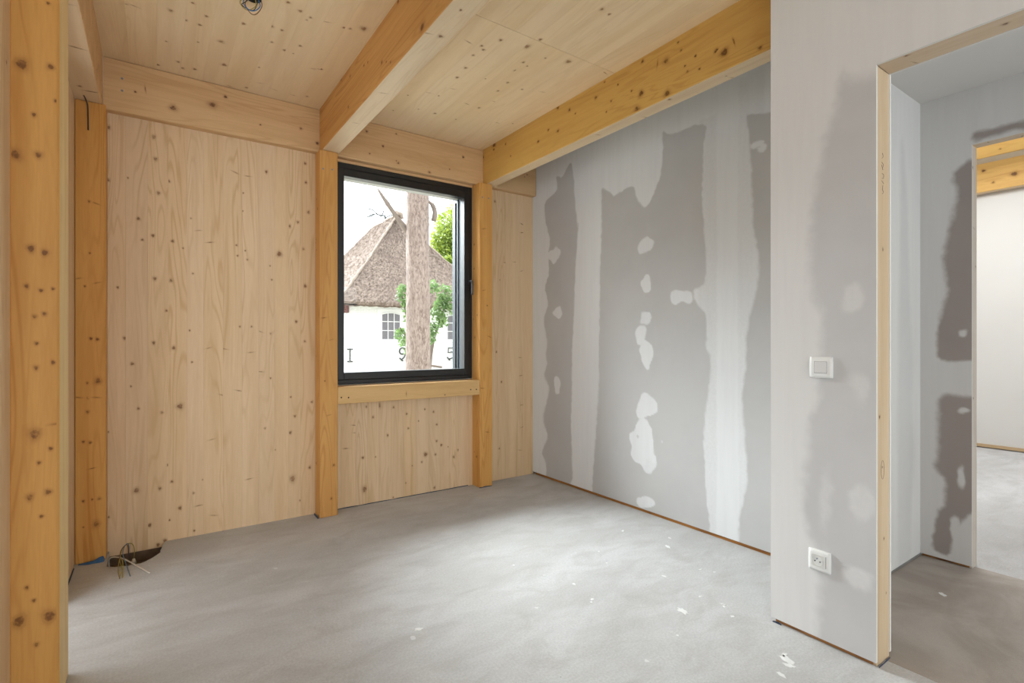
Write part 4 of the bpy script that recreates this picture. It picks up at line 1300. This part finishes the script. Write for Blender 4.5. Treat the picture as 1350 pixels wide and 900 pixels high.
yy = HY - 0.05
numeral([([(6.22, yy, 0.42), (6.22, yy, 0.90)], 0), ([(6.11, yy, 0.90), (6.33, yy, 0.90)], 0), ([(6.11, yy, 0.42), (6.33, yy, 0.42)], 0)])
numeral([([(8.47, yy, 0.74), (8.36, yy, 0.68), (8.26, yy, 0.75), (8.27, yy, 0.88), (8.38, yy, 0.94), (8.50, yy, 0.88), (8.53, yy, 0.74), (8.46, yy, 0.56), (8.33, yy, 0.45)], 1),
         ([(8.25, yy, 0.52), (8.40, yy, 0.40)], 0)])
numeral([([(10.80, yy, 0.92), (10.50, yy, 0.92), (10.49, yy, 0.72), (10.66, yy, 0.75), (10.82, yy, 0.68), (10.80, yy, 0.54), (10.66, yy, 0.47), (10.52, yy, 0.44)], 0),
         ([(10.44, yy, 0.52), (10.58, yy, 0.38)], 0)])
numeral([([(12.2, yy, 0.42), (12.2, yy, 0.90)], 0), ([(12.0, yy, 0.90), (12.2, yy, 0.90)], 0)]) if False else None

# pine trunk with a dead branch
pm, pnt, pb = nodes_of('pine_bark')
ptc = N(pnt, 'ShaderNodeTexCoord')
pmap = N(pnt, 'ShaderNodeMapping')
pmap.inputs['Scale'].default_value = (1, 1, 0.32)
pnt.links.new(ptc.outputs['Object'], pmap.inputs['Vector'])
pn = noise(pnt, pmap.outputs[0], 30.0, 6, 0.75, 0.8)
pn2 = noise(pnt, pmap.outputs[0], 5.0, 3)
pcol = mixc(pnt, ramp(pnt, pn, 0.35, 0.62), srgb(92, 76, 69), srgb(142, 127, 119))
pcol = mixc(pnt, ramp(pnt, pn2, 0.4, 0.7, 0.0, 0.35), pcol, srgb(108, 92, 84))
pnt.links.new(pcol, pb.inputs['Base Color'])
pb.inputs['Roughness'].default_value = 0.95
bump(pnt, pb, pn, 0.8, 0.02)
M['bark'] = pm
M['dead_wood'] = plain('dead_branch_wood', srgb(104, 92, 84), 0.9, 0, 0.3, 18)

pine = empty('pine_tree', (4.08, 8.98, -0.25))
tag(pine, 'tall pine trunk with flaky pinkish bark just outside the window', 'tree')
bm = bmesh.new()
nz, na = 110, 30
rg_ = np.random.RandomState(4)
rows = []
for j in range(nz + 1):
    t = j / nz
    z = -0.3 + 6.3 * t
    rad0 = 0.232 - 0.030 * min(1, max(0, (z - 0.3) / 4)) + 0.05 * math.exp(-max(z + 0.3, 0) * 3)
    cxx, cyy = 4.08 + 0.012 * math.sin(z * 1.3), 8.98 + 0.012 * math.cos(z * 1.1)
    row = []
    for k in range(na):
        a = 2 * math.pi * k / na
        rr = rad0 * (1 + 0.035 * math.sin(5 * a + z * 0.7) + 0.06 * (rg_.rand() - 0.5) + 0.04 * max(0, math.sin(z * 4.2 + 2 * math.sin(a))) ** 6)
        row.append(bm.verts.new((cxx + rr * math.cos(a), cyy + rr * math.sin(a), z)))
    rows.append(row)
for a, b in zip(rows, rows[1:]):
    for k in range(na):
        bm.faces.new((a[k], a[(k + 1) % na], b[(k + 1) % na], b[k]))
bm.faces.new(rows[-1])
bm.faces.new(list(reversed(rows[0])))
trunk = finish('trunk', bm, M['bark'], pine, smooth=True)
tube('dead_branch', M['dead_wood'], smooth_path([(3.99, 9.02, 3.0), (3.93, 9.07, 3.22), (3.80, 9.12, 3.42), (3.60, 9.19, 3.72), (3.50, 9.26, 3.90), (3.42, 9.31, 4.05)], 4),
     [0.055, 0.05, 0.05, 0.048, 0.046, 0.046, 0.045, 0.044, 0.042, 0.042, 0.04, 0.04, 0.038, 0.045, 0.036, 0.032, 0.03, 0.028, 0.024, 0.018, 0.012][:21], pine, 8)
tube('branch_stub', M['dead_wood'], smooth_path([(4.22, 8.92, 3.88), (4.34, 8.90, 3.80), (4.39, 8.89, 3.66), (4.37, 8.90, 3.50)], 4), [0.03] * 4 + [0.045] * 5 + [0.05] * 4, pine, 8)
tube('branch_stub', M['dead_wood'], smooth_path([(4.22, 8.9, 2.80), (4.36, 8.88, 2.83), (4.48, 8.86, 2.78)], 4), [0.02] * 9, pine, 6)
tube('branch_stub', M['dead_wood'], smooth_path([(4.25, 8.9, 4.0), (4.36, 8.88, 4.02), (4.45, 8.86, 4.08)], 4), [0.018] * 9, pine, 6)
tube('branch_stub', M['dead_wood'], smooth_path([(4.22, 8.94, 0.76), (4.40, 8.99, 0.73), (4.60, 9.02, 0.70)], 4), [0.022] * 9, pine, 6)


def leafmat(name, c1, c2):
    m, nt, b = nodes_of(name)
    tc = N(nt, 'ShaderNodeTexCoord')
    nt.links.new(mixc(nt, ramp(nt, noise(nt, tc.outputs['Object'], 6.0, 3), 0.35, 0.65), c1, c2), b.inputs['Base Color'])
    b.inputs['Roughness'].default_value = 0.45
    out = nt.nodes['Material Output']
    tl = N(nt, 'ShaderNodeBsdfTranslucent')
    tl.inputs[0].default_value = tuple(min(1, c * 1.2) for c in c2[:3]) + (1,)
    mx = N(nt, 'ShaderNodeMixShader')
    mx.inputs[0].default_value = 0.35
    nt.links.new(b.outputs[0], mx.inputs[1])
    nt.links.new(tl.outputs[0], mx.inputs[2])
    nt.links.new(mx.outputs[0], out.inputs['Surface'])
    return m


M['leaf_holly'] = leafmat('shrub_leaf_green', srgb(66, 90, 52), srgb(108, 134, 80))
M['leaf_tree'] = leafmat('tree_leaf_yellow_green', srgb(74, 104, 50), srgb(146, 160, 62))


def leaves(name, clusters, size, mat, parent, seed):
    """folded leaf blades scattered in ellipsoid clumps; clusters = (centre, radii, count)"""
    rs = np.random.RandomState(seed)
    V, F = [], []
    for c, rad, n in clusters:
        d = rs.normal(size=(n, 3))
        d /= np.linalg.norm(d, axis=1)[:, None]
        P = np.array(c) + d * np.array(rad) * (rs.rand(n, 1) ** 0.45)
        for p in P:
            a = rs.normal(size=3)
            a /= np.linalg.norm(a)
            b = np.cross(a, rs.normal(size=3))
            b /= np.linalg.norm(b)
            nn = np.cross(a, b)
            s = size * rs.uniform(0.6, 1.3)
            i = len(V)
            V += [tuple(p - a * s), tuple(p + b * s * 0.45 + nn * s * 0.15), tuple(p + a * s), tuple(p - b * s * 0.45 + nn * s * 0.15)]
            F += [(i, i + 1, i + 2), (i, i + 2, i + 3)]
    base = wpos(parent)
    V = [tuple(Vector(v) - base) for v in V]
    me = bpy.data.meshes.new(name)
    me.from_pydata(V, [], F)
    me.materials.append(mat)
    o_ = bpy.data.objects.new(name, me)
    COL.objects.link(o_)
    o_.parent = parent
    o_['kind'] = 'stuff'
    return o_


sh = empty('leafy_shrub', (4.95, 10.4, -0.25))
tag(sh, 'green leafy shrub growing behind the pine trunk in front of the white house', 'shrub')
for pts in ([(4.95, 10.4, -0.3), (4.8, 10.4, 0.8), (4.5, 10.4, 1.6), (4.35, 10.4, 2.2)], [(4.95, 10.4, -0.3), (5.0, 10.4, 0.9), (5.25, 10.35, 1.7), (5.45, 10.3, 2.4)],
            [(5.0, 10.4, 0.5), (5.1, 10.4, 1.2), (5.3, 10.35, 1.8)], [(4.8, 10.4, 0.8), (4.55, 10.4, 1.2), (4.3, 10.4, 1.5)]):
    tube('stem', M['dead_wood'], smooth_path(pts, 4), [0.035 - 0.0017 * k for k in range(4 * (len(pts) - 1) + 1)], sh, 6)
leaves('foliage', [((4.36, 10.37, 2.33), (0.13, 0.15, 0.10), 60), ((4.33, 10.37, 2.15), (0.14, 0.15, 0.12), 70), ((4.42, 10.35, 1.95), (0.12, 0.15, 0.16), 80), ((4.45, 10.31, 1.70), (0.09, 0.12, 0.14), 50),
                   ((4.30, 10.39, 1.36), (0.13, 0.14, 0.13), 80), ((4.38, 10.39, 1.20), (0.12, 0.14, 0.12), 50), ((4.42, 10.33, 1.02), (0.08, 0.1, 0.10), 25),
                   ((5.02, 10.3, 2.42), (0.16, 0.2, 0.14), 90), ((5.30, 10.2, 2.35), (0.2, 0.2, 0.10), 70), ((5.22, 10.15, 2.12), (0.20, 0.2, 0.20), 170), ((5.36, 10.06, 1.96), (0.18, 0.2, 0.20), 130),
                   ((5.10, 10.2, 1.85), (0.18, 0.2, 0.22), 150), ((5.22, 10.2, 1.66), (0.15, 0.2, 0.16), 110), ((5.02, 10.26, 1.48), (0.14, 0.15, 0.18), 100), ((4.98, 10.29, 1.26), (0.10, 0.12, 0.12), 50),
                   ((5.45, 10.0, 2.25), (0.12, 0.15, 0.16), 60), ((4.85, 10.35, 1.7), (0.15, 0.15, 0.5), 120)], 0.052, M['leaf_holly'], sh, 3)

bt = empty('broadleaf_tree', (18.6, 34, -0.25))
tag(bt, 'yellow green leafy tree standing beyond the right slope of the thatched roof', 'tree')
tube('trunk', M['dead_wood'], [(18.6, 34, -0.3), (18.6, 34, 4.0), (18.5, 34, 8.5)], [0.3, 0.24, 0.1], bt, 10)
leaves('foliage', [((18.9, 34, 8.6), (2.3, 2.2, 2.9), 5200), ((18.2, 33.5, 6.0), (2.6, 2.2, 2.2), 2600), ((19.6, 34, 10.2), (1.6, 1.6, 1.6), 1300),
                   ((17.6, 34, 8.6), (0.9, 1.2, 1.2), 700)], 0.17, M['leaf_tree'], bt, 8)

tw = empty('bare_twigs', (11.9, 31.0, -0.25))
tag(tw, 'bare thin twigs showing above the left slope of the thatched roof', 'twigs')
for k, pts in enumerate(([(12.2, 31, -0.3), (12.1, 31, 5.0), (11.95, 31, 8.7), (11.55, 31, 9.05), (11.2, 31, 9.1), (10.85, 31, 8.95)], [(11.8, 31, 8.9), (12.2, 31, 9.15), (12.5, 31, 9.2)],
                         [(11.4, 31, 9.08), (11.1, 31, 9.32), (10.8, 31, 9.36)], [(11.2, 31, 9.1), (11.0, 31, 8.95), (10.7, 31, 8.85)], [(11.6, 31, 9.0), (11.75, 31, 9.3), (11.7, 31, 9.42)])):
    n_ = 3 * (len(pts) - 1) + 1
    tube('twig', M['iron'], smooth_path(pts, 3), [0.03 if k or q > 9 else (0.12 if q < 6 else 0.05) for q in range(n_)], tw, 5)

# pencil scribbles on the door jamb
bm = bmesh.new()
for pts in ([(2.236, 1.905), (2.243, 1.893), (2.232, 1.885)], [(2.230, 1.87), (2.246, 1.862), (2.236, 1.85), (2.228, 1.86), (2.24, 1.842)],
            [(2.232, 1.828), (2.247, 1.826), (2.245, 1.812), (2.233, 1.81)], [(2.229, 1.80), (2.249, 1.792)], [(2.240, 1.785), (2.236, 1.768), (2.246, 1.76), (2.234, 1.752)]):
    add_tube(bm, smooth_path([(x_, 0.7872, z_) for x_, z_ in pts], 4), 0.0007, 4)
for k_ in range(1):
    add_tube(bm, smooth_path([(2.238 + 0.014 * math.cos(a_ / 10 * 6.28), 0.7872, 0.72 + 0.035 * math.sin(a_ / 10 * 6.28)) for a_ in range(11)], 3), 0.0006, 4)
finish('pencil_marks', bm, M['w_dark'], door1)
